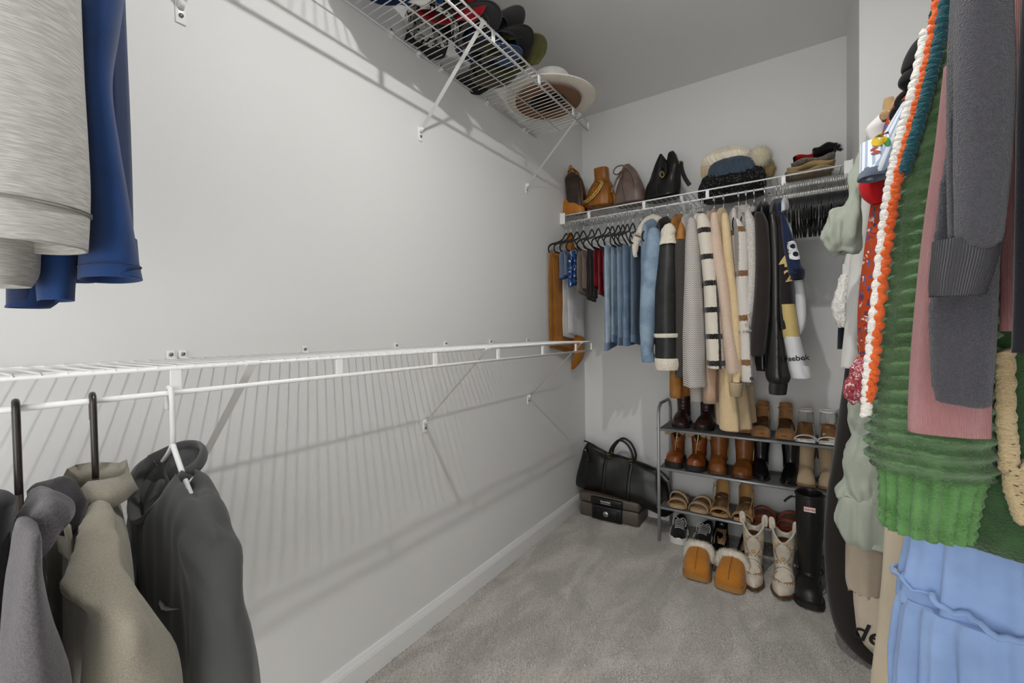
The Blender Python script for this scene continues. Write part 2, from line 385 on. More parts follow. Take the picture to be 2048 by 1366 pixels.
# ------------------------------------------------------------------ cloth builders
def ringpts(c, wd, dd, hw, hd, n, seed=0, amp=0.0, t=0.0, nf=5, sq=1.0):
    c = np.array(c, float); wd = np.array(wd, float); dd = np.array(dd, float); out = []
    for i in range(n):
        a = 2*PI*i/n; ca, sa = math.cos(a), math.sin(a)
        if sq != 1.0:
            ca = math.copysign(abs(ca)**sq, ca); sa = math.copysign(abs(sa)**sq, sa)
        k = 1.0
        if amp:
            k += amp*(0.55*math.sin(nf*a+seed*1.3+t*2.2)+0.9*mnoise.noise(Vector((math.cos(a)*1.6+seed, math.sin(a)*1.6, t*3.0+seed*0.7))))
        out.append(c+wd*hw*ca*k+dd*hd*sa*k)
    return out
def tube_cloth(rows, wd, dd, depth=1.3, n=28, amp=0.06, seed=1, sub=7, nf=5, inner=0.05, rag=None, topcap=True, sq=1.0, disp=None, wall=0.07):
    """rows top to bottom: (centre xyz, half width along wd[, half depth]); an open-ended cloth tube with a visible inside"""
    R4 = [tuple(map(float, c))+(float(r[1]), float(r[2]) if len(r) > 2 else float(r[1])*depth) for r in rows for c in (r[0],)]
    R4 = [np.array(r) for r in smoothpath(R4, sub)]
    m = len(R4); rings = []; L = 0.0
    for j, r in enumerate(R4):
        t = j/(m-1)
        if j: L += math.dist(r[:3], R4[j-1][:3])
        rg = ringpts(r[:3], wd, dd, r[3], r[4], n, seed, amp*(0.35+0.65*t), L*3, nf, sq)
        if disp: rg = [p+(p-r[:3])/max(1e-6, np.linalg.norm(p-r[:3]))*disp(2*PI*i/n, L) for i, p in enumerate(rg)]
        rings.append(rg)
    if rag:
        last = R4[-1]
        for i, p in enumerate(rings[-1]): p[2] += rag*mnoise.noise(Vector((i*0.7, seed, 0)))
    mb = MB()
    if topcap:                                            # rounded top
        c0 = R4[0][:3]; up = np.array([0, 0, 1.0]); h = min(R4[0][3], R4[0][4])
        top = [[c0+(p-c0)*s_+up*h*z_ for p in rings[0]] for s_, z_ in ((0.12, 0.62), (0.5, 0.5), (0.8, 0.28))]
        rings = top+rings
    if inner:
        c = R4[-1][:3]; b = rings[-1]
        rings = rings+[[c+(p-c)*(1-wall) for p in b], [c+(p-c)*(1-wall*2)+np.array([0, 0, inner]) for p in b]]
    return mb.loft(rings)
def body_cloth(c_top, c_bot, wd, dd, hw_top, hw_bot, th_top, th_bot, slope=0.45, neck=0.06, n=44, m=26, amp=0.25, seed=1, nf=7, inner=True, rag=0.0, flare=1.0, scoop=0.0):
    """flattened garment body hung from a hanger: wd across the shoulders, dd through the thickness"""
    c_top = np.array(c_top, float); c_bot = np.array(c_bot, float); wd = np.array(wd, float); dd = np.array(dd, float)
    rings = []
    for j in range(m+1):
        k = j/m                                           # 0 hem, 1 shoulder ridge
        kk = k**0.9
        hw = lerp(hw_bot, hw_top, kk**flare); th = lerp(th_bot, th_top, k)
        if k > 0.86: th *= max(0.12, math.sqrt(max(0, 1-((k-0.86)/0.145)**2)))
        r = []
        for i in range(n):
            a = 2*PI*i/n; ca = math.copysign(abs(math.cos(a))**0.75, math.cos(a)); sa = math.sin(a)
            u = hw*ca
            ztop = c_top[2]-slope*max(0.0, abs(u)-neck)-scoop*max(0.0, 1-(u/(neck+0.02))**2)
            z = lerp(c_bot[2], ztop, kk)+rag*(1-k)*mnoise.noise(Vector((a*1.5, seed, 0)))
            fold = 1+amp*(1-0.65*k)*(math.sin(nf*a+seed*2.1+k*1.5)*0.6+mnoise.noise(Vector((ca*2.2+seed, sa*2, k*2.5))))
            xy = c_bot*(1-kk)+c_top*kk
            p = xy+wd*u+dd*th*sa*fold; p[2] = z; r.append(p)
        rings.append(r)
    if inner:
        b = rings[0]; c = sum(b)/len(b)
        rings = [[c+(p-c)*0.9+np.array([0, 0, 0.05]) for p in b], [c+(p-c)*0.95 for p in b]]+rings
    return MB().loft(rings)
def merge_cloth(mbs, name, mat, parent, voxel=0.0065, it=5, folds=(0.004, 16.0, 4.0, 1), uvz=1.8, fine=0.0):
    """sew body and sleeves into one continuous skin, then let it fall in soft vertical folds"""
    mb = MB()
    for q in mbs:
        b = len(mb.v); mb.v += [tuple(map(float, p)) for p in q.v]
        for f in q.f: mb.face([b+i for i in f])
    me = bpy.data.meshes.new('tmp'); me.from_pydata(mb.v, [], mb.f)
    o = bpy.data.objects.new('tmp', me); C.objects.link(o)
    md = o.modifiers.new('r', 'REMESH'); md.mode = 'VOXEL'; md.voxel_size = voxel
    sm = o.modifiers.new('s', 'SMOOTH'); sm.factor = 0.5; sm.iterations = it
    dg = bpy.context.evaluated_depsgraph_get(); out = bpy.data.meshes.new_from_object(o.evaluated_get(dg))
    bpy.data.objects.remove(o, do_unlink=True); bpy.data.meshes.remove(me)
    n = len(out.vertices); co = np.zeros(n*3); out.vertices.foreach_get('co', co); co = co.reshape(n, 3)
    nr = np.array([v.vector[:] for v in out.vertex_normals]) if n else co
    amp, fx, fz, seed = folds; zt = co[:, 2].max(); zb = co[:, 2].min()
    dsp = np.zeros(n)
    for i in range(n):
        x, y, z = co[i]; k = 0.45+0.55*(zt-z)/(zt-zb+1e-6)
        w = z*fz*(1+0.6*math.sin(seed))
        d = mnoise.noise(Vector((x*fx+seed*5.3+0.35*w, y*fx+seed, w)))+0.5*mnoise.noise(Vector((x*fx*2.2+seed, y*fx*2.2+7+0.5*w, w*2.0)))
        dsp[i] = amp*k*d
        if fine: dsp[i] += fine*mnoise.noise(Vector((x*120, y*120, z*120)))
    co = co+nr*dsp[:, None]
    faces = [tuple(p.vertices) for p in out.polygons]; bpy.data.meshes.remove(out)
    fin = MB(); fin.v = [tuple(p) for p in co]; uvv = [(p[0]+0.7*p[1], uvz-p[2]) for p in co]
    for f in faces: fin.face(f, [uvv[i] for i in f])
    return fin.build(name, mat, parent)
EX, EY, EZ = np.array([1., 0, 0]), np.array([0, 1., 0]), np.array([0, 0, 1.])
def rowsY(rows, Y):                                       # (left px, right px, v px) seen on the plane y = Y
    out = []
    for uL, uR, v in rows:
        a = aty(uL, v, Y); b = aty(uR, v, Y); out.append(((a+b)/2, abs(b[0]-a[0])/2))
    return out
def rowsX(rows, X):
    out = []
    for uL, uR, v in rows:
        a = atx(uL, v, X); b = atx(uR, v, X); out.append(((a+b)/2, abs(b[1]-a[1])/2))
    return out
def fuzz(center_pts, L, n, seed, rad=0.0007, droop=0.0):
    """short fibres standing on given (point, normal) pairs, as thin three-sided spikes"""
    rs = random.Random(seed); mb = MB()
    for _ in range(n):
        p, nn = center_pts[rs.randrange(len(center_pts))]
        p = Vector(p)+Vector((rs.uniform(-1, 1), rs.uniform(-1, 1), rs.uniform(-1, 1)))*0.003
        d = (Vector(nn)+Vector((rs.gauss(0, .35), rs.gauss(0, .35), rs.gauss(0, .35)))).normalized(); l = L*rs.uniform(.6, 1.1)
        q = p+d*l+Vector((0, 0, -droop*l)); a = d.orthogonal().normalized(); b = d.cross(a); bi = len(mb.v)
        for k in range(3): mb.v.append(tuple(p+(a*math.cos(k*2.094)+b*math.sin(k*2.094))*rad))
        mb.v.append(tuple(q))
        for k in range(3): mb.face((bi+k, bi+(k+1) % 3, bi+3))
    return mb
def surf_points(mb):
    out = []
    V = [Vector(p) for p in mb.v]
    for f in mb.f:
        if len(f) > 4: continue
        a, b, c = V[f[0]], V[f[1]], V[f[2]]; nn = (b-a).cross(c-a)
        if nn.length > 1e-12:
            nn.normalize(); ctr = sum((V[i] for i in f), Vector())/len(f)
            for w in range(3):
                q = V[f[w % len(f)]]; out.append((ctr.lerp(q, 0.5), nn))
            out.append((ctr, nn))
    return out

# ------------------------------------------------------------------ hangers
M_VELVET = fabric('#0c0c0d', scale=700, var=0.1, kind='weave', bump=0.2, sheen=0.15)
M_CHROME = plain('#d9d9d6', 0.22, metal=1.0)
def hanger_proto(kind):
    """local frame: the rod passes through the origin along y, shoulders run along x"""
    root = bpy.data.objects.new({'velvet': 'velvet_hanger', 'plastic': 'plastic_hanger'}[kind], None); C.objects.link(root)
    hook = [(-0.0195, 0, -0.024), (-0.021, 0, -0.014), (-0.017, 0, 0.000), (-0.008, 0, 0.0075), (0.004, 0, 0.0072), (0.0135, 0, 0.000), (0.0165, 0, -0.013), (0.012, 0, -0.027), (0.004, 0, -0.037), (0, 0, -0.047), (0, 0, -0.073)]
    if kind == 'velvet':
        MB().tube(smoothpath(hook, 4), 0.0017, 7).build('hook', M_CHROME, root)
        for s_ in (-1, 1):
            arm = smoothpath([(0, 0, -0.066), (s_*0.022, 0, -0.078), (s_*0.05, 0, -0.108), (s_*0.10, 0, -0.132), (s_*0.150, 0, -0.148), (s_*0.158, 0, -0.154), (s_*0.166, 0, -0.152), (s_*0.196, 0, -0.164), (s_*0.214, 0, -0.178), (s_*0.217, 0, -0.194), (s_*0.206, 0, -0.206)], 3)
            MB().tube(arm, 0.0055, 8, flat=(1.0, 0.5)).build('shoulder_arm', M_VELVET, root)
        MB().tube([(-0.208, 0, -0.206), (0.208, 0, -0.206)], 0.0042, 8, flat=(1, 0.6)).build('bottom_bar', M_VELVET, root)
    return root
M_DARKPL = plain('#2c2621', 0.28, spec=0.6)
M_WHITEPL = plain('#e9e8e6', 0.32)
def plastic_hanger(m, stem=0.10, r=0.0042):
    root = bpy.data.objects.new('plastic_hanger', None); C.objects.link(root)
    hook = [(-0.017, 0, -0.030), (-0.0178, 0, -0.012), (-0.014, 0, 0.003), (-0.004, 0, 0.0098), (0.007, 0, 0.006), (0.013, 0, -0.010), (0.013, 0, -0.04), (0.0125, 0, -stem+0.01), (0.009, 0, -stem)]
    MB().tube(smoothpath(hook, 4), r, 8).build('hook', m, root)
    for s_ in (-1, 1):
        MB().tube(smoothpath([(0.009, 0, -stem), (0.009+s_*0.03, 0, -stem-0.022), (s_*0.10, 0, -stem-0.062), (s_*0.20, 0, -stem-0.108), (s_*0.213, 0, -stem-0.122), (s_*0.20, 0, -stem-0.13)], 4), r, 8).build('shoulder_arm', m, root)
    MB().tube([(-0.20, 0, -stem-0.13), (0.20, 0, -stem-0.13)], r, 8).build('bottom_bar', m, root)
    return root
HP = hanger_proto('velvet'); HPN = [0]
def place_hanger(pos, along, label, group=None, rot=0.0, tilt=0.0, proto=None):
    """along: direction of the shoulders ('y' on the back rod, 'x' on side rods)"""
    p = proto
    if p is None:
        p = HP if HPN[0] == 0 else copy_tree(HP)
        HPN[0] += 1
    p.location = tuple(map(float, pos)); p.rotation_euler = (tilt, 0, (PI/2 if along == 'y' else 0.0)+rot)
    for k in ('group',):
        if k in p: del p[k]
    return tag(p, label, 'hanger', group)
YB, ZR = D-S, ZB-DROP                                      # the back hanging rod
def backx(u): return float(aty(u, 443-(u-1136)*(90/545.0), YB)[0])

# empty hangers crowded at the right end of the back rod
N_EMPTY = 38
for k in range(N_EMPTY):
    x = lerp(backx(1573), 1.352, k/(N_EMPTY-1))
    place_hanger((x, YB, ZR), 'y', 'empty black velvet hanger crowded at the right end of the back rod', 'empty black hangers', rot=R.uniform(-0.03, 0.03), tilt=0)

# ------------------------------------------------------------------ trousers and shorts folded over hangers
def jeansmat(c, c2): 
    t = NT('denim'); co = t.coord()
    nz = t.n('ShaderNodeTexNoise', Scale=14.0, Detail=5.0, Distortion=0.6); t.l(co, nz.inputs[0])
    fi = t.n('ShaderNodeTexNoise', Scale=900.0, Detail=2.0); t.l(co, fi.inputs[0])
    b = t.ramp(nz.outputs[0], [(0.35, c), (0.68, c2)])
    t.col(t.mix(0.45, b, t.ramp(fi.outputs[0], [(0.35, c), (0.65, '#cdd6dd')]))); t.bump(fi.outputs[0], 0.3, 0.001)
    return t.done(0.9, 0, 0.2)
def drape(name, label, cat, hook_u, u0, u1, vn, vf, mat, th=0.013, legs=2, hang='', seed=1, amp=0.5, dx=0.0, stitch=None, hem=None, vtop=515, nf=6):
    x = backx(hook_u)+dx
    y0 = float(atx(u0, vtop, x)[1]); y1 = float(atx(u1, vtop+8, x)[1])
    y0 = max(y0, 2.12); y1 = min(max(y1, y0+0.10), D-0.06)
    zt = ZR-0.206+0.007
    zn = float(atx(u0, vn, x)[2]); zf = float(atx(u1, vf, x)[2])
    root = thing(name, label, cat, (x, (y0+y1)/2, min(zn, zf)))
    n, m = 40, 26
    for lg in range(legs):
        sx = (lg-(legs-1)/2)*th*1.25
        rings = []
        for j in range(m+1):
            k = j/m; r = []
            for i in range(n):
                a = 2*PI*i/n; ca = math.copysign(abs(math.cos(a))**0.6, math.cos(a)); sa = math.sin(a)
                tt = (ca+1)/2; y = lerp(y0+lg*0.02, y1-lg*0.015, tt); bot = lerp(zn, zf, tt)+(0.018 if lg else 0.0)
                z = lerp(zt, bot, k)
                f = 1+amp*k*(0.8*math.sin(nf*ca+seed*1.7+lg*2)+mnoise.noise(Vector((ca*2.5+seed, lg*3.3, k*3))))
                xx = x+sx*min(1, k*3.5+0.15)+th*0.62*sa*min(1, math.sqrt(k*4)+0.25)*f+0.006*k*mnoise.noise(Vector((seed*2.0+lg, k*3, ca)))
                r.append((xx, y, z))
            rings.append(r)
        b = rings[-1]; c = np.mean(np.array(b), 0)
        rings.append([tuple(c+(np.array(p)-c)*0.9) for p in b]); rings.append([tuple(c+(np.array(p)-c)*0.8+np.array([0, 0, 0.03])) for p in b])
        o = MB().loft(rings).build('leg_panel', mat, root)
        if stitch:                                         # outer seam and hem stitching
            MB().tube([tuple(np.array(rings[j][n//2])+np.array([0.0, -0.0012, 0])) for j in range(1, m)], 0.0014, 5).build('side_seam', stitch, o)
        if hem:
            hr = [rings[j] for j in (m-2, m-1, m)]
            hr = [[tuple(np.mean(np.array(q), 0)+(np.array(p)-np.mean(np.array(q), 0))*1.04+np.array([0, 0, -0.001])) for p in q] for q in hr]
            MB().loft(hr, False, False).build('hem', hem, o)
    place_hanger((x-dx, YB, ZR), 'y', 'black velvet hanger holding the '+hang, None, rot=R.uniform(-0.05, 0.05))
    return root
M_MUST = fabric('#a86a12', var=0.15); M_WHT = fabric('#d8d7d6', var=0.08)
drape('trousers', 'mustard yellow trousers hanging next to the left wall', 'trousers', 1133, 1100, 1160, 694, 712, M_MUST, 0.014, hang='mustard yellow trousers', seed=1, amp=0.35)
M_MUSTP = M_MUST
mt = thing('tank_top', 'mustard yellow tank top looped over a hanger beside the trousers', 'top', aty(1140, 560, 2.40))
tube_cloth([(aty(1139, 468, 2.36), .012, .02), (aty(1141, 490, 2.36), .02, .03), (aty(1146, 560, 2.38), .026, .05), (aty(1152, 640, 2.4), .028, .06), (aty(1158, 708, 2.4), .024, .05), (aty(1146, 738, 2.4), .008, .02)], EX, EY, n=20, seed=4, amp=.2).build('body', M_MUSTP, mt)
drape('trousers', 'white and grey trousers with split hems beside the mustard ones', 'trousers', 1142, 1128, 1166, 672, 682, M_WHT, 0.017, hang='white trousers', seed=2, amp=0.5, dx=0.012)
M_FLOR = None
def floralmat(base, cols, scale=60, th=0.36):
    t = NT('print'); co = t.coord('Object')
    v = t.n('ShaderNodeTexVoronoi', Scale=float(scale)); t.l(co, v.inputs[0])
    ds = t.n('ShaderNodeTexNoise', Scale=float(scale)*0.8, Detail=4.0, Distortion=2.0); t.l(co, ds.inputs[0])
    r = t.ramp(v.outputs[1], [(i/len(cols), c) for i, c in enumerate(cols)], const=True)
    f = t.ramp(ds.outputs[0], [(th+.1, (0, 0, 0, 1)), (th+.14, (1, 1, 1, 1))])
    t.col(t.mix(f, r, base)); t.bump(ds.outputs[0], 0.15, 0.001); return t.done(0.85, 0, 0.25)
drape('shorts', 'dark navy blue shorts with rolled hem in front of the white trousers', 'shorts', 1154, 1122, 1150, 560, 552, jeansmat('#12284d', '#26477a'), 0.016, hang='navy blue rolled shorts', seed=3, amp=0.7, hem=fabric('#16305c'), vtop=518)
drape('shorts', 'blue and white floral print shorts on a black hanger', 'shorts', 1167, 1141, 1163, 574, 566, floralmat('#1d3f78', ['#dfe6ee', '#3b6cae', '#12264a', '#8fb0d6'], 90), 0.017, hang='blue floral shorts', seed=4, amp=0.6, vtop=512)
drape('shorts', 'taupe brown linen shorts between floral and black shorts', 'shorts', 1184, 1158, 1180, 582, 594, fabric('#75675a'), 0.018, hang='taupe shorts', seed=5, amp=0.5, vtop=512)
drape('shorts', 'short black trousers hanging beside the burgundy shorts', 'shorts', 1197, 1176, 1194, 598, 604, fabric('#1c1513'), 0.013, hang='black shorts', seed=6, amp=0.4, vtop=512)
drape('shorts', 'burgundy faux leather shorts, left of the two pairs', 'shorts', 1216, 1190, 1212, 571, 588, leather('#5f1017', '#7d1a22', 0.5), 0.012, hang='left burgundy shorts', seed=7, amp=0.7, dx=-0.012, vtop=505)
drape('shorts', 'burgundy faux leather shorts, right of the two pairs', 'shorts', 1225, 1200, 1222, 588, 596, leather('#661219', '#821c25', 0.5), 0.013, hang='right burgundy shorts', seed=8, amp=0.7, dx=-0.014, vtop=505)
jl = [('#8097ab', '#bccad5', 'pale blue washed jeans, leftmost of the hanging jeans', 1237, 1209, 1230, 702, 690, 'leftmost pale jeans'),
      ('#5c7c98', '#a3b8c8', 'light blue jeans, second from the left of the hanging jeans', 1246, 1222, 1244, 684, 690, 'second jeans from the left'),
      ('#6d8aa4', '#a0b4c5', 'mid blue jeans in the middle of the hanging jeans', 1255, 1234, 1256, 690, 692, 'middle jeans'),
      ('#43658a', '#7f9ab5', 'mid blue jeans with frayed hem, second from the denim jacket', 1266, 1246, 1268, 692, 688, 'frayed jeans'),
      ('#1d3552', '#3b5878', 'dark blue jeans next to the denim jacket', 1282, 1262, 1284, 684, 690, 'dark blue jeans')]
for i, (c, c2, lab, hk, u0, u1, vn, vf, hg) in enumerate(jl):
    drape('jeans', lab, 'jeans', hk, u0, u1, vn, vf, jeansmat(c, c2), 0.019, legs=1, hang=hg, seed=10+i, amp=0.42, nf=3.0, stitch=fabric('#5b7693'), hem=jeansmat('#2a4a70', '#5c83ab'), vtop=506)

# ------------------------------------------------------------------ coats and jackets on the back rod
YS = 2.115                                                # where the near sleeves hang
def coat(name, label, cat, hook_u, srows, mat, hem=None, bmat=None, slope=0.42, hw=0.19, depth=1.35, hang='', seed=1, amp=0.07, th=0.035, cuff=None, top_u=None,
         collar=None, shoulder=None, xb=None, mirror=True, hang_mat=None, thb=None, zt=1.712, Y=None, bw=None, fold=0.0045):
    x = backx(hook_u); Y = Y or YS
    rows = rowsY(srows, Y)
    zh = float(aty((srows[-1][0]+srows[-1][1])/2, hem if hem else srows[-1][2]-30, Y+0.03)[2])
    root = thing(name, label, cat, (x, YB, zh))
    xb_ = x if xb is None else float(aty(xb, hem or srows[-1][2], Y+0.05)[0])
    bmb = body_cloth((x, YB, zt), (xb_, YB, zh), EY, EX, hw, bw or hw*0.98, th, thb or th*1.15, slope=slope, seed=seed, amp=0.3, inner=bmat is not None)
    parts_ = [tube_cloth(rows, EX, EY, depth, seed=seed, amp=amp, wall=0.17, inner=0.04)]
    if mirror:
        far = [((c[0], 2*YB-c[1]-0.02, c[2]), w) for c, w in rows]
        far = [((lerp(c[0], x, 0.5), min(c[1], D-0.065), c[2]), w*0.8, min(w, 0.04)) for c, w in far]
        parts_.append(tube_cloth(far, EX, EY, 1.0, seed=seed+3, amp=amp, inner=0))
    if bmat is None: parts_.append(bmb); bd = None
    else: bd = bmb.build('body', bmat, root)
    if bmat is None: sl = merge_cloth(parts_, 'body', mat, root, folds=(fold, 17.0, 3.0, seed))
    else:
        for p_ in parts_[1:]: merge_cloth([p_], 'sleeve', mat, root, folds=(fold, 17.0, 3.0, seed+1))
        sl = merge_cloth(parts_[:1], 'sleeve', mat, root, folds=(fold, 17.0, 3.0, seed))
    if cuff:
        cm, (crows) = cuff
        tube_cloth(rowsY(crows, Y), EX, EY, depth, seed=seed+9, amp=0.03, topcap=False).build('cuff', cm, sl)
    place_hanger((x, YB, ZR), 'y', 'black velvet hanger holding the '+hang, None)
    return root, sl, bd
def button(parent, p, r, m, d=(0, -1, 0)):
    p = Vector(tuple(map(float, p))); d = Vector(d)
    return MB().tube([p, p+d*0.003, p+d*0.0045], [r, r, r*0.6], 12).build('button', m, parent)
M_SHERPA = fabric('#e0d3bd', '#f3ead9', scale=230, kind='fuzz', bump=0.9, sheen=0.4, dist=0.006)
def lump(pts, r, m, name, parent, seed=1, flat=None, fz=None):
    mb = MB().tube(smoothpath(pts, 6), r, 14, flat=flat) if not isinstance(r, list) else MB().tube(smoothpath([tuple(p)+(q,) for p, q in zip(pts, r)], 6) and [tuple(p[:3]) for p in smoothpath([tuple(p)+(q,) for p, q in zip(pts, r)], 6)], [float(p[3]) for p in smoothpath([tuple(p)+(q,) for p, q in zip(pts, r)], 6)], 14, flat=flat)
    return mb.build(name, m, parent, jitter=(0.004, 60, seed))

# denim jacket with sherpa collar
M_DENIM = jeansmat('#4d708f', '#8ba5bb')
r_, sl, bd = coat('denim_jacket', 'light blue denim jacket with cream fleece collar', 'jacket', 1309,
    [(1296, 1320, 462), (1291, 1326, 490), (1285, 1325, 530), (1281, 1317, 600), (1280, 1310, 650), (1283, 1307, 705), (1286, 1307, 724)], M_DENIM, 690, hang='denim jacket', seed=3, amp=0.06,
    cuff=(jeansmat('#3b658e', '#7099b8'), [(1284, 1309, 708), (1285, 1309, 724)]))
x = backx(1309)
lump([(x-.035, 2.20, 1.61), (x-.02, 2.24, 1.67), (x+.0, 2.28, 1.70), (x+.03, 2.30, 1.69), (x+.055, 2.33, 1.66)], 0.026, M_SHERPA, 'collar', r_, 2)
lump([(x-.05, 2.20, 1.60), (x-.062, 2.19, 1.55), (x-.06, 2.19, 1.50)], [0.022, 0.02, 0.012], M_SHERPA, 'lapel', r_, 3)
# black leather shearling coat
M_BLEA = leather('#1b1b1b', '#2a2a29', 0.5, 500, 0.12)
r_, sl, bd = coat('shearling_coat', 'black leather coat with cream fleece collar and cuffs', 'coat', 1336,
    [(1321, 1352, 486), (1317, 1356, 510), (1311, 1359, 570), (1311, 1358, 640), (1313, 1358, 690), (1313, 1359, 730)], M_BLEA, 742, hang='leather shearling coat', seed=5, amp=0.03, depth=1.2,
    cuff=(M_SHERPA, [(1310, 1362, 716), (1310, 1363, 728), (1312, 1361, 739)]))
tube_cloth(rowsY([(1309, 1362, 667), (1309, 1362, 671), (1310, 1361, 675)], YS), EX, EY, 1.2, seed=4, amp=0.02, topcap=False, inner=0).build('cuff_piping', M_SHERPA, sl)
x = backx(1336)
tube_cloth(rowsY([(1327, 1348, 453), (1322, 1352, 462), (1322, 1350, 474), (1318, 1354, 486), (1317, 1355, 490)], YS-0.01), EX, EY, 1.0, seed=8, amp=0.06, inner=0.02).build('collar', M_SHERPA, r_, jitter=(0.003, 70, 2))
# charcoal coat with tan leather yoke and lining
M_TAN = leather('#a9702f', '#bd8340', 0.6, 400, 0.1); M_CHAR = fabric('#37322f', '#4a4542', scale=600, kind='fuzz', bump=0.4)
r_, sl, bd = coat('wool_coat', 'charcoal wool coat with tan shoulders and long tan hem', 'coat', 1362,
    [(1354, 1370, 480), (1349, 1374, 500), (1348, 1376, 560), (1350, 1374, 650), (1350, 1370, 755)], M_CHAR, 798, bmat=M_TAN, hang='charcoal and tan coat', seed=7, amp=0.04, xb=1350, thb=0.042)
tube_cloth(rowsY([(1359, 1365, 446), (1355, 1370, 460), (1352, 1372, 480)], YS+0.01), EX, EY, 1.4, seed=8, amp=0.02, inner=0).build('shoulder_yoke', M_TAN, r_)
# grey tweed coat
M_TWEED = fabric('#8b8580', '#d9d4ce', scale=210, kind='herring', bump=0.3)
r_, sl, bd = coat('tweed_coat', 'grey herringbone tweed coat with long flared sleeve', 'coat', 1381,
    [(1376, 1390, 438), (1372, 1398, 470), (1369, 1402, 530), (1367, 1406, 600), (1365, 1410, 680), (1365, 1412, 740), (1368, 1416, 775)], M_TWEED, 806, hang='grey tweed coat', seed=9, amp=0.05, xb=1394, thb=0.05)
# cream coat with black windowpane check
def checkmat(base, line, per_v, w_v, per_u, w_u, off_v=0.0, off_u=0.0, line2=None):
    t = NT('check'); uv = t.coord('UV'); sp = t.n('ShaderNodeSeparateXYZ'); t.l(uv, sp.inputs[0])
    fz = t.n('ShaderNodeTexNoise', Scale=260.0, Detail=2.0); t.l(t.coord(), fz.inputs[0])
    wob = t.math('MULTIPLY', t.math('SUBTRACT', fz.outputs[0], 0.5), 0.012)
    fv = t.math('FRACT', t.math('ADD', t.math('DIVIDE', t.math('ADD', sp.outputs[1], wob), per_v), off_v))
    fu = t.math('FRACT', t.math('ADD', t.math('DIVIDE', t.math('ADD', sp.outputs[0], wob), per_u), off_u))
    a = t.math('LESS_THAN', fv, w_v); b = t.math('LESS_THAN', fu, w_u)
    c = t.mix(a, base, line); c = t.mix(b, c, line2 or line)
    sp2 = t.n('ShaderNodeTexNoise', Scale=500.0, Detail=2.0); t.l(t.coord(), sp2.inputs[0])
    c = t.mix(t.ramp(sp2.outputs[0], [(0.62, (0, 0, 0, 1)), (0.72, (.5, .5, .5, 1))]), c, '#efe6da')
    t.col(c); t.bump(sp2.outputs[0], 0.6, 0.003); return t.done(0.95, 0, 0.15, sheen=0.3)
r_, sl, bd = coat('checked_coat', 'cream wool coat with black windowpane check', 'coat', 1405,
    [(1394, 1414, 432), (1395, 1424, 460), (1401, 1430, 510), (1407, 1438, 570), (1410, 1444, 640), (1413, 1449, 700), (1415, 1451, 738)], checkmat('#e3dacb', '#1d1c1b', 0.118, 0.20, 0.2, 0.09, 0.151, 0.30), 760, hang='cream checked coat', seed=11, amp=0.04)
# dusty pink teddy coat
r_, sl, bd = coat('teddy_coat', 'dusty pink beige teddy coat between checked and camel coats', 'coat', 1428,
    [(1421, 1435, 428), (1420, 1441, 460), (1424, 1449, 510), (1434, 1460, 580), (1444, 1472, 660), (1451, 1482, 720), (1454, 1483, 748)], fabric('#cdb19c', '#dcc5b2', scale=330, kind='fuzz', bump=0.7, dist=0.003), 812, bmat=fabric('#c3a68f', scale=330, kind='fuzz', bump=0.5), hang='pink teddy coat', seed=13, amp=0.03, xb=1418, thb=0.045)
# camel cream cardigan with long knit body
M_CAMEL = fabric('#d3b688', '#e3cba2', scale=330, kind='fuzz', bump=0.6, dist=0.003)
r_, sl, bd = coat('camel_cardigan', 'long camel cream knit cardigan with ribbed cuff', 'cardigan', 1447,
    [(1442, 1456, 428), (1442, 1462, 455), (1448, 1468, 520), (1460, 1476, 600), (1464, 1484, 700), (1464, 1484, 766)], M_CAMEL, 866, hang='camel cardigan', seed=15, amp=0.03, xb=1462, thb=0.072, th=0.03,
    cuff=(fabric('#dcc39a', scale=170, kind='rib', bump=0.8, dist=0.003), [(1458, 1486, 766), (1458, 1485, 780), (1460, 1483, 792)]))
# brown, grey and white plaid shacket
r_, sl, bd = coat('plaid_shirt', 'brown grey and white plaid flannel overshirt', 'shirt', 1477,
    [(1466, 1480, 440), (1468, 1494, 470), (1470, 1498, 530), (1474, 1500, 600), (1479, 1505, 680), (1483, 1511, 740), (1484, 1513, 764)], checkmat('#d9d3cb', '#7f5a38', 0.19, 0.13, 0.075, 0.45, 0.781, 0.1, '#8d8883'), 780, hang='plaid overshirt', seed=17, amp=0.07)
button(sl, aty(1503, 757, YS-0.045), 0.007, plain('#2d2620', 0.4))
# grey boucle jacket with pearl buttons
r_, sl, bd = coat('boucle_jacket', 'short grey boucle jacket with fringed collar and pearl buttons', 'jacket', 1492,
    [(1489, 1501, 424), (1490, 1512, 450), (1493, 1514, 500), (1493, 1514, 560), (1487, 1510, 620), (1481, 1504, 663)], fabric('#a8a09a', '#d8d2cb', scale=300, kind='fuzz', bump=0.8, dist=0.003), 640, hang='boucle jacket', seed=19, amp=0.03)
M_FRINGE = fabric('#c8c1ba', '#e4dfd8', scale=300, kind='fuzz', bump=0.8, dist=0.003)
c0 = aty(1494, 420, YS+0.02)
fp = [(tuple(c0+np.array([0.02*math.cos(a), 0.01*math.sin(a), -0.012+0.02*R.random()])), (math.cos(a), -0.5, 0.8)) for a in np.linspace(0, 2*PI, 40)]
fuzz(fp, 0.018, 260, 5, 0.0016).build('fringe_collar', M_FRINGE, r_)
c0 = aty(1492, 663, YS)
fp = [(tuple(c0+np.array([0.026*math.cos(a), 0.034*math.sin(a), 0.004])), (math.cos(a)*.4, -0.3, -0.9)) for a in np.linspace(0, 2*PI, 40)]
fuzz(fp, 0.013, 240, 6, 0.0014).build('fringe_cuff', M_FRINGE, sl)
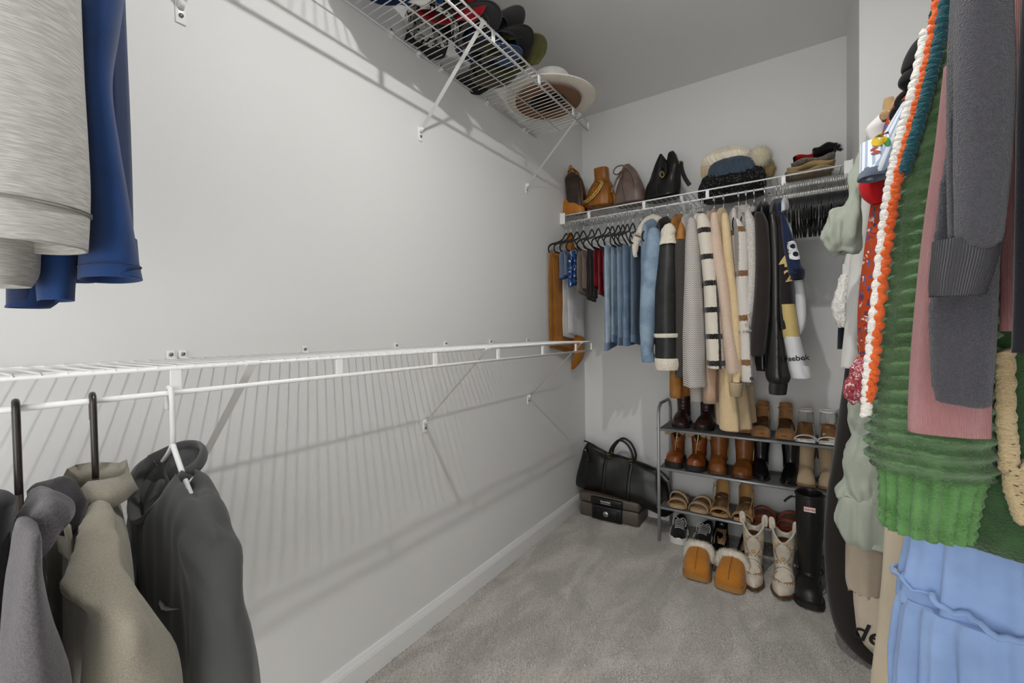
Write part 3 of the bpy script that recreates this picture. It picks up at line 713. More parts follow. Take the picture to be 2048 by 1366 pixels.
for (u, v) in ((1498, 626), (1492, 646)): MB().ball(aty(u, v, YS-0.042), 0.006).build('pearl_button', plain('#d7d2cc', 0.25, spec=0.8), sl)
# dark brown blazer
r_, sl, bd = coat('blazer', 'dark brown wool blazer between boucle jacket and black bomber', 'blazer', 1508,
    [(1508, 1528, 428), (1509, 1538, 455), (1511, 1542, 510), (1508, 1541, 580), (1503, 1537, 650), (1498, 1528, 712)], fabric('#2c2522', scale=900, var=0.1), 742, bmat=fabric('#211c1b'), hang='brown blazer', seed=21, amp=0.025, xb=1520)
# black satin bomber
M_SATIN = plain('#181615', 0.33, spec=0.6, var=0.15, scale=30)
r_, sl, bd = coat('bomber_jacket', 'shiny black satin bomber jacket with puffed ribbed cuff', 'jacket', 1529,
    [(1536, 1552, 428), (1537, 1560, 460), (1539, 1562, 520), (1541, 1563, 600), (1538, 1566, 670), (1531, 1576, 735), (1532, 1580, 755), (1540, 1574, 768)], M_SATIN, 745, hang='black bomber jacket', seed=23, amp=0.10,
    cuff=(fabric('#141313', scale=200, kind='rib', bump=0.7, dist=0.002), [(1539, 1576, 762), (1537, 1575, 776), (1538, 1573, 788)]))
# long sleeved football jersey, black, gold and white
M_JBLK = fabric('#231d1f', scale=500, var=0.08); M_GOLD = fabric('#c9b273', scale=500, var=0.08); M_JWHITE = fabric('#dadbdd', scale=500, var=0.05)
r_, sl, bd = coat('jersey', 'black sports jersey with gold elbow panel and white forearm', 'jersey', 1553,
    [(1550, 1562, 430), (1551, 1572, 470), (1556, 1582, 530), (1558, 1588, 600), (1561, 1594, 660)], M_JBLK, 600, hang='black and gold jersey', seed=25, amp=0.02, th=0.025)
tube_cloth(rowsY([(1559, 1590, 609), (1562, 1596, 645), (1566, 1600, 676)], YS-0.002), EX, EY, 1.38, seed=25, amp=0.02, topcap=False, inner=0.0).build('elbow_panel', M_GOLD, sl)
def text(body, size, loc, rot, mat, parent, name='lettering', extrude=0.0008, font_bold=0.0, shear=0.0):
    cu = bpy.data.curves.new(name, 'FONT'); cu.body = body; cu.size = size; cu.extrude = extrude; cu.offset = font_bold; cu.shear = shear
    cu.align_x = 'CENTER'; cu.align_y = 'CENTER'
    tmp = bpy.data.objects.new('tmp', cu); C.objects.link(tmp)
    dg = bpy.context.evaluated_depsgraph_get(); me = bpy.data.meshes.new_from_object(tmp.evaluated_get(dg)); bpy.data.objects.remove(tmp, do_unlink=True)
    me.materials.clear(); me.materials.append(mat)
    org = Vector((0, 0, 0)); p = parent
    while p: org = org+p.location; p = p.parent
    M = Matrix.Translation(Vector(tuple(map(float, loc)))-org) @ rot.to_4x4()
    me.transform(M); o = bpy.data.objects.new(name, me); C.objects.link(o); o.parent = parent; return o
from mathutils.bvhtree import BVHTree
def world_off(o):
    org = Vector((0, 0, 0))
    while o: org = org+o.location; o = o.parent
    return org
def tree_of(o):
    off = world_off(o); return BVHTree.FromPolygons([v.co+off for v in o.data.vertices], [tuple(p.vertices) for p in o.data.polygons])
def on_surface(o, u, v, tr=None):
    tr = tr or tree_of(o); d = Vector(tuple(_ray(u, v))).normalized(); h = tr.ray_cast(Vector(tuple(CAM)), d)
    return h[0], h[1]
def text_on(o, body, size, u, v, mat, roll=0.0, bold=0.0, shear=0.0, name='lettering', lift=0.0012, sx=1.0):
    """print lettering that follows the cloth it is printed on"""
    tr = tree_of(o); p, n_ = on_surface(o, u, v, tr)
    if p is None: return None
    n_ = Vector((n_.x, n_.y, 0)).normalized()
    if n_.dot(Vector(tuple(_ray(u, v)))) > 0: n_ = -n_
    t_ = text(body, size, p+n_*0.05, face_rot(n_, roll), mat, o, name, 0.0, bold, shear)
    bm = bmesh.new(); bm.from_mesh(t_.data); bmesh.ops.triangulate(bm, faces=bm.faces[:])
    bmesh.ops.subdivide_edges(bm, edges=[e for e in bm.edges if e.calc_length() > 0.006], cuts=2); off = world_off(o)
    for q in bm.verts:
        h = tr.ray_cast(q.co+off, -n_)
        q.co = (h[0]+n_*lift-off) if h[0] is not None else (q.co-n_*0.05)
    bmesh.ops.remove_doubles(bm, verts=bm.verts[:], dist=1e-5)
    bm.to_mesh(t_.data); bm.free(); t_.data.update(); return t_
def patch_on(o, u, v, outline_, mat, name, lift=0.0012, scale=1.0, roll=0.0):
    """a flat motif (list of (x, y) in metres) following the cloth at a pixel"""
    tr = tree_of(o); p, n_ = on_surface(o, u, v, tr)
    if p is None: return None
    n_ = Vector((n_.x, n_.y, n_.z*.3)).normalized()
    if n_.dot(Vector(tuple(_ray(u, v)))) > 0: n_ = -n_
    Rm = face_rot(n_, roll); mb = MB(); off = world_off(o)
    def pr(x, y):
        q = p+Rm @ Vector((x, y, 0.05)); h = tr.ray_cast(q, -n_)
        return tuple((h[0] if h[0] is not None else q-n_*0.05)+n_*lift)
    k = len(outline_); mb.v.append(pr(sum(a for a, b in outline_)/k*scale, sum(b for a, b in outline_)/k*scale))
    for f in (.5, 1.0):
        cx = sum(a for a, b in outline_)/k; cy = sum(b for a, b in outline_)/k
        mb.v += [pr((cx+(a-cx)*f)*scale, (cy+(b-cy)*f)*scale) for a, b in outline_]
    for i in range(k):
        j = (i+1) % k; mb.face((0, 1+i, 1+j)); mb.face((1+i, 1+k+i, 1+k+j, 1+j))
    return mb.build(name, mat, o)
def ell(rx, ry, n=14): return [(rx*math.cos(2*PI*i/n), ry*math.sin(2*PI*i/n)) for i in range(n)]
def face_rot(normal, roll=0.0):
    n_ = Vector(tuple(map(float, normal))).normalized(); x_ = Vector((0, 0, 1)).cross(n_).normalized(); y_ = n_.cross(x_)
    return Matrix((x_, y_, n_)).transposed() @ Matrix.Rotation(roll, 3, 'Z')
M_INK = plain('#15130f', 0.7)
fm = tube_cloth(rowsY([(1566, 1600, 673), (1572, 1607, 700), (1578, 1616, 735), (1584, 1623, 756)], YS-0.003), EX, EY, 1.38, seed=25, amp=0.02, topcap=False).build('forearm', M_JWHITE, sl)
text_on(fm, 'Reebok', 0.03, 1591, 717, M_INK, 0.12, 0.0006)
M_WHITEFELT = plain('#e6e6e4', 0.8); M_GOLDFELT = plain('#cdb877', 0.8)
text_on(sl, '4', 0.066, 1567, 525, M_GOLDFELT, 0.1, 0.001, lift=.0045)
text_on(sl, '2', 0.066, 1577, 553, M_GOLDFELT, 0.1, 0.001, lift=.0045)
# navy jersey with number
M_NAVY = fabric('#1b2745', scale=500, var=0.1)
r_, sl, bd = coat('jersey', 'navy blue short sleeved jersey with white number eight', 'jersey', 1562,
    [(1560, 1568, 424), (1562, 1580, 455), (1567, 1594, 500), (1574, 1606, 540), (1577, 1610, 552)], M_NAVY, 560, hang='navy number eight jersey', seed=27, amp=0.03, th=0.025, Y=2.10,
    cuff=(fabric('#10172b', scale=400), [(1575, 1610, 540), (1579, 1610, 550), (1582, 1608, 559)]))
text_on(sl, '8', 0.108, 1588, 503, M_WHITEFELT, 0.22, 0.0016, lift=.0055)
r_, sl, bd = coat('shirt', 'white long sleeved shirt hanging behind the navy jersey', 'shirt', 1569,
    [(1568, 1580, 440), (1578, 1600, 540), (1588, 1608, 575), (1590, 1613, 620), (1590, 1611, 650), (1592, 1602, 672)], M_JWHITE, 560, hang='white long sleeved shirt', seed=29, amp=0.05, th=0.02, Y=2.16)

# ------------------------------------------------------------------ shoe rack
M_STEEL = plain('#a9abae', 0.35, metal=0.4)
M_RACKCLOTH = fabric('#55534f', scale=700, var=0.08)
RX0, RX1, RY0, RY1 = 0.553, 1.335, 2.352, 2.600
RZ = (0.185, 0.395, 0.605)
rack = thing('shoe_rack', 'grey metal shoe rack with three cloth shelves against the back wall', 'shoe rack', ((RX0+RX1)/2, (RY0+RY1)/2, 0))
for xx in (RX0, RX1):
    pts = [(xx, RY0, 0), (xx, RY0, 0.35), (xx, RY0, 0.68), (xx, RY0+0.012, 0.715), (xx, RY0+0.045, 0.735), (xx, RY1-0.045, 0.735), (xx, RY1-0.012, 0.715), (xx, RY1, 0.68), (xx, RY1, 0.35), (xx, RY1, 0)]
    MB().tube(pts, 0.0085, 12).build('side_frame', M_STEEL, rack)
for z in RZ:
    sh = MB().box((RX0, RY0+0.002, z-0.003), (RX1, RY1, z-0.001)).build('shelf_cloth', M_RACKCLOTH, rack, smooth=False)
    for yy, nm in ((RY0, 'front_tube'), (RY1, 'rear_tube')):
        MB().tube([(RX0, yy, z-0.004), (RX1, yy, z-0.004)], 0.0066, 12).build(nm, M_STEEL, sh)
    for xx in (RX0, RX1):
        for yy in (RY0, RY1): MB().ball((xx-0.006 if xx < 1 else xx+0.006, yy, z-0.004), 0.006).build('rivet', M_STEEL, rack)

# ------------------------------------------------------------------ footwear (toe at the origin, heel along +y)
OT = [0, .02, .07, .18, .32, .5, .68, .85, .95, 1.0]
def ow(kind):
    return {'round': [.30, .52, .80, .97, 1.0, .84, .70, .72, .62, .34], 'point': [.10, .20, .42, .74, .98, .86, .68, .68, .60, .32],
            'square': [.62, .74, .86, .97, 1.0, .86, .72, .70, .60, .34], 'wide': [.36, .60, .88, 1.02, 1.0, .92, .86, .82, .70, .40]}[kind]
def outline(L, wid, kind='round', side=1, n=22, grow=0.0):
    """points around the sole, first down one side then back up the other"""
    ts = [0.5-0.5*math.cos(PI*i/n) for i in range(n+1)]; w = ow(kind)
    cx = lambda t: side*0.008*math.sin(PI*min(1, t*1.15))-side*0.003
    Rr = [(cx(t)+interp(t, OT, w)*wid/2+grow, t*L+(grow if t > .5 else -grow)) for t in ts]
    Lf = [(cx(t)-interp(t, OT, w)*wid/2-grow, t*L+(grow if t > .5 else -grow)) for t in reversed(ts)]
    return Rr+Lf
def solez(t, heel, plat, break_=0.42):                    # height of the foot bed along the shoe
    s_ = max(0.0, min(1.0, (t-0.25)/0.5)); return plat+heel*(3*s_*s_-2*s_**3)
def sole_mb(L, wid, kind, side, plat, heel=0.0, thick=None, grow=0.0, n=22, heelblock=None, tread=0.0, spring=0.006):
    o = outline(L, wid, kind, side, n, grow); th = thick or plat
    def lift(y): return spring*max(0, 1-y/(0.22*L))**2
    top = [(x, y, solez(y/L, heel, plat)+lift(y)) for x, y in o]; bot = [(x*0.985, y, max(0.0, solez(y/L, heel, plat)-th)+lift(y)) for x, y in o]
    mb = MB().loft([bot, [(x, y, lerp(b[2], z, .5)) for (x, y, z), b in zip(top, bot)], top])
    if heelblock:
        y0, sc = heelblock
        rings = []
        hh = [(x, y) for x, y in o if y > y0*L]; c = np.mean(hh, 0)
        for k in (0, .35, 1.0):
            rings.append([(c[0]+(x-c[0])*lerp(sc, 1, k), c[1]+(y-c[1])*lerp(sc, 1, k)+(1-sc)*(1-k)*0.012, lerp(0.0, solez(max(y/L, y0), heel, plat)-th*0.5, k)) for x, y in hh])
        mb.loft(rings)
    return mb
def foot_mb(L, wid, kind, side, z0, hts, heel=0.0, t0=0.0, t1=1.0, n=14, m=22, grow=-0.002, pw=0.62):
    """solid upper from t0 to t1; hts = [(t, height above foot bed)]"""
    w = ow(kind); rings = []; hx = [a for a, b in hts]; hy = [b for a, b in hts]
    cx = lambda t: side*0.008*math.sin(PI*min(1, t*1.15))-side*0.003
    for j in range(m+1):
        t = lerp(t0, t1, 0.5-0.5*math.cos(PI*j/m)); hw = interp(t, OT, w)*wid/2+grow; h = interp(t, hx, hy); zb = solez(t, heel, z0)-0.003
        y = t*L; r = []
        for i in range(n+1):
            a = PI*i/n; r.append((cx(t)+hw*math.copysign(abs(math.cos(a))**(pw/0.62), math.cos(a)), y, zb+h*max(0.0, math.sin(a))**pw))
        rings.append(r)
    return MB().loft(rings)
def shaft_rings(prof, n=24, wall=0.006, deep=0.07, dip=None):
    """prof: (z, yc, rx, ry); open top with a hollow"""
    P = [np.array(p) for p in smoothpath(prof, 5)]; rings = []
    def rg(p, g, dz=0.0): return [(g*0+(p[2]-g)*math.cos(2*PI*i/n), p[1]+(p[3]-g)*math.sin(2*PI*i/n), p[0]+dz) for i in range(n)]
    for p in P: rings.append(rg(p, 0))
    if dip:
        last = rings[-1]; rings[-1] = [(x, y, z+dip(2*PI*i/n)) for i, (x, y, z) in enumerate(last)]
        k = len(P)
        for q in range(2, 5): rings[-q] = [(x, y, z+dip(2*PI*i/n)*(1-q*0.22)) for i, (x, y, z) in enumerate(rings[-q])]
    top = rings[-1]; c = np.array([0, P[-1][1], 0])
    fac = 1-wall/max(P[-1][2], .02)
    rings.append([(x*fac, c[1]+(y-c[1])*fac, z) for x, y, z in top])
    rings.append([(x*fac*.97, c[1]+(y-c[1])*fac*.97, z-deep*.5) for x, y, z in top])
    rings.append([(x*fac*.94, c[1]+(y-c[1])*fac*.94, P[-1][0]-deep) for x, y, z in top])
    return rings
def organic(mb, name, mat, parent, voxel=0.0042, it=5, solid_bump=None):
    o = mb.build(name, mat, parent)
    md = o.modifiers.new('remesh', 'REMESH'); md.mode = 'VOXEL'; md.voxel_size = voxel; md.use_smooth_shade = True
    sm = o.modifiers.new('soften', 'SMOOTH'); sm.factor = 0.5; sm.iterations = it
    return o
def shoe(name, label, loc, rot=0.0, group=None, cat='shoe'):
    o = thing(name, label, cat, (0, 0, 0), group); o['_p'] = 0; del o['_p']
    return o
def settle(root, loc, rot=0.0):
    root.location = tuple(map(float, loc)); root.rotation_euler = (0, 0, rot)
def boot(label, loc, side, L, wid, kind, mat, sole, plat, hts, prof, heel=0.0, heelblock=None, rot=0.0, cat='boot', name='ankle_boot', lace=None, extra=None, voxel=0.0042, dip=None, thick=None, lining=None, grow=0.0):
    r = shoe(name, label, loc, cat=cat)
    up = foot_mb(L, wid, kind, side, plat, hts, heel); up.loft(shaft_rings(prof, dip=dip))
    u = organic(up, 'upper', mat, r, voxel)
    sole_mb(L, wid, kind, side, plat, heel, thick, 0.003+grow, heelblock=heelblock).build('sole', sole, r, angle=40)
    if extra: extra(r, u, side)
    settle(r, loc, rot); return r
M_SOLED = plain('#1c1a19', 0.7, bump=0.2); M_WELT = leather('#7a4a22', None, 0.5)
# top shelf ---------------------------------------------------------------
M_DKB = leather('#2b1714', '#3c221d', 0.38)
M_LACE = fabric('#3b241d', scale=900)
def laces(r, u, side, pts=None, m=None, y0=.06, y1=.12, z0=.07, z1=.15, w=.018, n=5):
    for k in range(n):
        t = k/(n-1); y = lerp(y1, y0, 1-t)-.0; z = lerp(z0, z1, t); y = lerp(y0, y1, t)
        MB().tube(smoothpath([(-w, y+.004, z), (0, y-.004, z+.004), (w, y+.004, z+.008)], 4), 0.0022, 6).build('lace', m or M_LACE, u)
ZS = RZ[2]
for side, x, y, lab in ((-1, .651, 2.40, 'dark brown lace-up ankle boot at the left end of the top shelf'), (1, .757, 2.395, 'dark brown lace-up ankle boot, the right one, under the tweed coat')):
    boot(lab, (x, y, ZS), side, .20, .088, 'round', M_DKB, M_SOLED, .014, [(0, .02), (.12, .05), (.35, .068), (.55, .08), (1, .07)],
         [(.05, .145, .036, .05), (.09, .14, .034, .046), (.14, .145, .038, .05), (.17, .148, .042, .054)], heelblock=None, rot=side*-0.06,
         extra=lambda r, u, s: laces(r, u, s, y0=.085, y1=.098, z0=.075, z1=.155))
M_SUEDE = fabric('#9c7044', '#a97d52', scale=500, kind='fuzz', bump=0.25); M_INSOLE = leather('#6b4d30', None, 0.7)
def dorsay(lab, x, y, side):
    r = shoe('heeled_sandal', lab, None, cat='sandal'); L, wid, heel, plat = .185, .085, .05, .022
    sole_mb(L, wid, 'round', side, plat, heel, .02, heelblock=(.60, .8)).build('sole', M_SUEDE, r, angle=40)
    o = outline(L, wid-.006, 'round', side)
    MB().loft([[(a, b, solez(b/L, heel, plat)+.0005) for a, b in o], [(a, b, solez(b/L, heel, plat)+.003) for a, b in o]]).build('insole', M_INSOLE, r)
    organic(foot_mb(L, wid+.002, 'round', side, plat, [(0, .018), (.1, .03), (.2, .036), (.27, .034)], heel, 0, .27), 'toe_upper', M_SUEDE, r, .003, 3)
    # heel counter: a curved wall
    ang = np.linspace(-.15*PI, 1.15*PI, 15); P = []
    for k in range(6):
        t = k/5; z = solez(1, heel, plat)+t*.085
        P.append([(.031*math.cos(a)*(1-.12*t), L-.042+.04*math.sin(a)*(1-.1*t), z-(.05*t if (a < .15 or a > PI-.15) else 0)*.8) for a in ang])
    MB().grid(P).build('heel_counter', M_SUEDE, r, solid=.003)
    MB().tube(smoothpath([(.03*math.cos(a), L-.05+.042*math.sin(a), solez(1, heel, plat)+.062) for a in np.linspace(0, 2*PI, 14)], 3), .003, 6).build('ankle_strap', M_SUEDE, r)
    settle(r, (x, y, ZS)); return r
dorsay('tan suede heeled sandal half hidden behind the camel cardigan', .955, 2.425, 1)
dorsay('tan suede heeled sandal, left of the pair on the top shelf', 1.027, 2.375, -1)
dorsay('tan suede heeled sandal, right of the pair, beside the white sandals', 1.124, 2.37, 1)
M_WLEA = plain('#e4e2dd', 0.4); M_CLEAR = NT('clear_vinyl'); M_CLEAR.b.inputs['Transmission Weight'].default_value = 0.9; M_CLEAR.b.inputs['IOR'].default_value = 1.15; M_CLEAR.col('#f2f1ee'); M_CLEAR = M_CLEAR.done(0.08)
def clear_sandal(lab, x, y, side):
    r = shoe('clear_sandal', lab, None, cat='sandal'); L, wid, heel, plat = .19, .086, .05, .016
    sole_mb(L, wid, 'square', side, plat, heel, .015, heelblock=(.72, .7)).build('sole', M_WLEA, r, angle=40)
    o = outline(L, wid-.008, 'square', side)
    MB().loft([[(a, b, solez(b/L, heel, plat)+.0005) for a, b in o], [(a, b, solez(b/L, heel, plat)+.0025) for a, b in o]]).build('insole', leather('#9a6b3c', None, .55), r)
    P = [[(math.cos(a)*(.045), yy, plat-.006+.026*math.sin(a)) for a in np.linspace(0, PI, 13)] for yy in (.018, .026, .036)]
    MB().grid(P).build('toe_strap', M_WLEA, r, solid=.004)
    P = [[((.033-.004*t)*math.cos(a), L-.05+.045*math.sin(a), solez(1, heel, plat)-.012*(1-math.sin(max(0, min(PI, a))))+t*.075) for a in np.linspace(-.1, PI+.1, 15)] for t in np.linspace(0, 1, 5)]
    MB().grid(P).build('clear_counter', M_CLEAR, r, solid=.0015)
    MB().tube([(.031*math.cos(a), L-.056+.040*math.sin(a), solez(1, heel, plat)+.068) for a in np.linspace(0, 2*PI, 25)], .0045, 6, flat=(1.4, .6)).build('ankle_strap', M_WLEA, r)
    MB().tube([(.0, L-.012, solez(1, heel, plat)), (0, L-.014, solez(1, heel, plat)+.068)], .0025, 6).build('back_strap', M_WLEA, r)
    settle(r, (x, y, ZS)); return r
clear_sandal('white sandal with clear heel and ankle strap, left one on top shelf', 1.206, 2.362, -1)
clear_sandal('white sandal with clear heel and ankle strap, right one on top shelf', 1.292, 2.36, 1)
# middle shelf ------------------------------------------------------------
ZS = RZ[1]
M_COG = leather('#7a3a17', '#93501f', 0.33); M_ZIP = plain('#b59a5e', 0.35, metal=0.9)
M_FUR = fabric('#b39a70', '#cdb78f', scale=260, kind='fuzz', bump=0.9, dist=0.004)
def lug_extra(r, u, s):
    MB().tube(smoothpath([(0.0, .066, .078), (0.0, .082, .11), (.004, .092, .15), (.006, .098, .188)], 4), .004, 6).build('zipper', M_ZIP, u)
    MB().box((-.004, .056, .052), (.004, .062, .078), .001).build('zip_pull', M_COG, u, smooth=False)
    for sx in (-1, 1):
        f = MB().tube(smoothpath([(sx*.024, .108, .165), (sx*.040, .112, .188), (sx*.050, .118, .178), (sx*.054, .122, .155)], 4), .012, 10)
        f.build('fleece_lining', M_FUR, r, jitter=(.004, 80, 3+sx))
    o = outline(.2, .1, 'round', s)
    for k in range(9):
        yy = .012+k*.021
        for sx in (-1, 1):
            w = interp(yy/.2, OT, ow('round'))*.05
            MB().box((min(sx*w, sx*(w+.003)), yy, .001), (max(sx*w, sx*(w+.003)), yy+.011, .02)).build('lug', M_SOLED, r, smooth=False)
dips = lambda a: -.055*max(0, -math.sin(a))**3
for side, x, y, lab in ((-1, .622, 2.372, 'cognac leather zip boot with fleece lining, left one on middle shelf'), (1, .722, 2.362, 'cognac leather zip boot with fleece lining, right one on middle shelf')):
    boot(lab, (x, y, ZS), side, .20, .092, 'round', M_COG, M_SOLED, .028, [(0, .02), (.1, .044), (.3, .056), (.55, .07), (1, .06)],
         [(.06, .142, .036, .05), (.10, .142, .036, .050), (.15, .145, .041, .052), (.188, .147, .044, .054)], rot=side*-.05, extra=lug_extra, dip=dips)
M_BRN = leather('#74411a', '#8d5526', 0.35, 180, .2)
def brn_extra(r, u, s):
    MB().tube(smoothpath([(.038, .125, .05), (.041, .128, .10), (.043, .13, .165)], 4), .0028, 6).build('zipper', M_ZIP, u)
for side, x, y, lab in ((-1, .838, 2.368, 'tall brown leather ankle boot, left one of the smooth pair'), (1, .936, 2.366, 'tall brown leather ankle boot, right one, with side zip open')):
    boot(lab, (x, y, ZS), side, .2, .094, 'round', M_BRN, leather('#5b3517', None, .5), .012, [(0, .022), (.12, .048), (.32, .07), (.55, .09), (1, .08)],
         [(.05, .135, .04, .058), (.10, .132, .041, .054), (.15, .135, .045, .055), (.182, .137, .046, .056)], rot=side*-.08, extra=brn_extra)
M_BLK = leather('#0e0e0f', '#161617', 0.24, 300, .12)
for side, x, y, lab in ((-1, 1.030, 2.374, 'shiny black leather ankle boot, left one on middle shelf'), (1, 1.134, 2.368, 'shiny black leather ankle boot, right one on middle shelf')):
    boot(lab, (x, y, ZS), side, .215, .086, 'point', M_BLK, M_SOLED, .009, [(0, .016), (.12, .036), (.32, .06), (.55, .085), (1, .08)],
         [(.05, .15, .036, .055), (.10, .148, .036, .048), (.15, .15, .041, .05), (.19, .152, .042, .052)], heel=.018, heelblock=(.7, .9), thick=.007, rot=side*-.09)
M_BEI = fabric('#b49d7d', '#bfa98a', scale=600, kind='fuzz', bump=.15)
def chel(r, u, s):
    for sx in (-1, 1):
        MB().ball((sx*.037, .15, .135), .006, .02, .034, 12, 8).build('elastic_gusset', fabric('#2c241d', scale=300), u)
for side, x, y, lab in ((-1, 1.205, 2.39, 'beige suede chelsea boot, left one behind the rain boot'), (1, 1.292, 2.395, 'beige suede chelsea boot, right one, half hidden')):
    boot(lab, (x, y, ZS), side, .2, .088, 'round', M_BEI, leather('#8b7355', None, .6), .012, [(0, .018), (.12, .04), (.32, .06), (.55, .08), (1, .08)],
         [(.05, .14, .036, .052), (.10, .14, .034, .046), (.15, .142, .039, .05), (.192, .144, .04, .052)], extra=chel)
# lower shelf -------------------------------------------------------------
ZS = RZ[0]
def band(r, m, y0, y1, hw, h, z0, name='strap', n=15, thick=.004, lean=0.0):
    P = [[(hw*math.cos(a)+lean*math.sin(a), lerp(y0, y1, t), z0+h*max(0, math.sin(a))**.8) for a in np.linspace(0, PI, n)] for t in (0, .33, .66, 1)]
    return MB().grid(P).build(name, m, r, solid=thick)
M_SLIDE = leather('#b59672', '#c2a581', .55); M_FBED = leather('#9d7447', None, .7)
def slide(lab, x, y, side, m=M_SLIDE, bed=M_FBED, z=None, rot=0.0):
    r = shoe('slide_sandal', lab, None, cat='sandal'); L, wid = .2, .09
    sole_mb(L, wid, 'wide', side, .02, 0.0).build('sole', m, r, angle=40)
    o = outline(L, wid-.006, 'wide', side); MB().loft([[(a, b, .0205) for a, b in o], [(a, b, .0225) for a, b in o]]).build('footbed', bed, r)
    band(r, m, .012, .045, .047, .042, .01, 'front_strap'); band(r, m, .070, .105, .046, .058, .01, 'instep_strap', lean=side*.012)
    settle(r, (x, y, ZS if z is None else z), rot); return r
slide('tan two-strap slide sandal, left one on lowest shelf', .642, 2.358, -1, rot=.05)
slide('tan two-strap slide sandal, right one on lowest shelf', .745, 2.356, 1, rot=-.05)
M_TANS = fabric('#a9834f', '#b8925e', scale=500, kind='fuzz', bump=.2)
def espadrille(lab, x, y, side, rot=0.0):
    r = shoe('heeled_sandal', lab, None, cat='sandal'); L, wid, heel, plat = .185, .088, .055, .016
    sole_mb(L, wid, 'round', side, plat, heel, .014, heelblock=(.66, .78)).build('sole', M_TANS, r, angle=40)
    o = outline(L, wid-.006, 'round', side)
    MB().loft([[(a, b, solez(b/L, heel, plat)+.0005) for a, b in o], [(a, b, solez(b/L, heel, plat)+.003) for a, b in o]]).build('insole', leather('#6d5237', None, .7), r)
    band(r, M_TANS, .010, .044, .046, .034, plat-.006, 'toe_band')
    ang = np.linspace(-.2, PI+.2, 15)
    P = [[(.032*math.cos(a)*(1-.05*t), L-.045+.042*math.sin(a), solez(1, heel, plat)-.012+t*(.092-.02*(1-math.sin(max(0, min(PI, a)))))) for a in ang] for t in np.linspace(0, 1, 6)]
    MB().grid(P).build('heel_counter', M_TANS, r, solid=.003)
    MB().tube(smoothpath([(side*.032, L-.07, .13), (side*.038, L-.09, .12), (side*.036, L-.11, .09), (side*.03, L-.115, .06)], 4), .003, 6, flat=(1.5, .6)).build('ankle_strap', M_TANS, r)
    MB().tube([(side*.032+.008*math.cos(a), L-.075, .135+.008*math.sin(a)) for a in np.linspace(0, 2*PI, 13)], .0016, 6).build('buckle', M_ZIP, r)
    settle(r, (x, y, ZS), rot)
espadrille('tan suede open-toe heeled sandal, left one on lowest shelf', .848, 2.356, -1, .04)
espadrille('tan suede open-toe heeled sandal, right one on lowest shelf', .946, 2.350, 1, -.04)
M_RUST = leather('#6a2410', '#83331a', .4); M_RBED = fabric('#8d6031', scale=500, kind='fuzz')
for side, x, lab in ((-1, 1.042, 'rust brown leather slide sandal, left one behind the cowboy boots'), (1, 1.138, 'rust brown leather slide sandal, right one behind the cowboy boots')):
    slide(lab, x, 2.36, side, M_RUST, M_RBED)
# on the carpet -----------------------------------------------------------
M_CANV = fabric('#151515', scale=800); M_RUB = plain('#d9d8d4', .5); M_WLACE = fabric('#d2d1cd', scale=900)
def sneaker(lab, x, y, side, rot=0.0):
    r = shoe('sneaker', lab, None); L, wid = .21, .088
    sole_mb(L, wid, 'round', side, .026, 0, spring=.002, grow=.003).build('rubber_sole', M_RUB, r, angle=40)
    u = foot_mb(L, wid, 'round', side, .024, [(0, .016), (.1, .03), (.25, .042), (.42, .058), (.6, .06), (.8, .05), (1, .055)])
    u.loft(shaft_rings([(.055, .145, .032, .056), (.075, .146, .031, .054), (.09, .148, .032, .054)], dip=lambda a: -.012*math.cos(a)**2, deep=.045))
    uo = organic(u, 'upper', M_CANV, r, .0038, 4)
    organic(foot_mb(L, wid+.003, 'round', side, .022, [(0, .018), (.1, .027), (.2, .022), (.25, .012)], 0, 0, .25), 'toe_cap', M_RUB, r, .003, 3)
    for k in range(6):
        t = k/5; q = lerp(.058, .105, t); z = lerp(.068, .094, t); w = lerp(.020, .018, t)
        MB().tube(smoothpath([(-w*1.25, q+.006, z-.010), (-w*.5, q, z), (w*.5, q, z), (w*1.25, q+.006, z-.010)], 4), .0034, 6, flat=(.6, 1.3)).build('lace', M_WLACE, uo)
    for sx in (-1, 1):
        MB().tube(smoothpath([(sx*.006, .105, .098), (sx*.022, .095, .108), (sx*.034, .082, .09), (sx*.03, .074, .07)], 5), .0024, 6).build('lace_loop', M_WLACE, uo)
        MB().tube(smoothpath([(sx*.045, .06, .035), (sx*.041, .09, .05), (sx*.037, .13, .045), (sx*.036, .19, .06)], 5), .0028, 6).build('side_stripe', M_WLACE, uo)
    settle(r, (x, y, 0.002), rot)
sneaker('black and white canvas skate sneaker nearest the rack post', .648, 2.352, -1, .12)
sneaker('black and white canvas skate sneaker, right one beside the pumps', .752, 2.345, 1, -.10)
def pump(lab, x, y, side, rot=0.0):
    r = shoe('pump', lab, None); L, wid, heel, plat = .19, .082, .06, .008
    sole_mb(L, wid, 'point', side, plat, heel, .006, heelblock=(.78, .5)).build('sole', M_BLK, r, angle=40)
    o = outline(L, wid-.008, 'point', side)
    MB().loft([[(a, b, solez(b/L, heel, plat)+.0005) for a, b in o], [(a, b, solez(b/L, heel, plat)+.003) for a, b in o]]).build('insole', leather('#a58360', None, .55), r)
    organic(foot_mb(L, wid+.002, 'point', side, plat, [(0, .016), (.12, .026), (.3, .032), (.36, .02)], heel, 0, .34), 'toe_upper', M_BLK, r, .003, 3)
    for sx in (-1, 1):
        P = []
        for t in np.linspace(.3, 1.0, 12):
            w = interp(t, OT, ow('point'))*wid/2; zb = solez(t, heel, plat); P.append([(sx*w, t*L, zb-.003), (sx*w*1.02, t*L, zb+.02+.022*max(0, (t-.5)*2))])
        MB().grid(P).build('side_wall', M_BLK, r, solid=.003)
    MB().ball((0, L-.012, solez(1, heel, plat)+.012), .026, .014, .03).build('heel_counter', M_BLK, r)
    settle(r, (x, y, 0.002), rot)
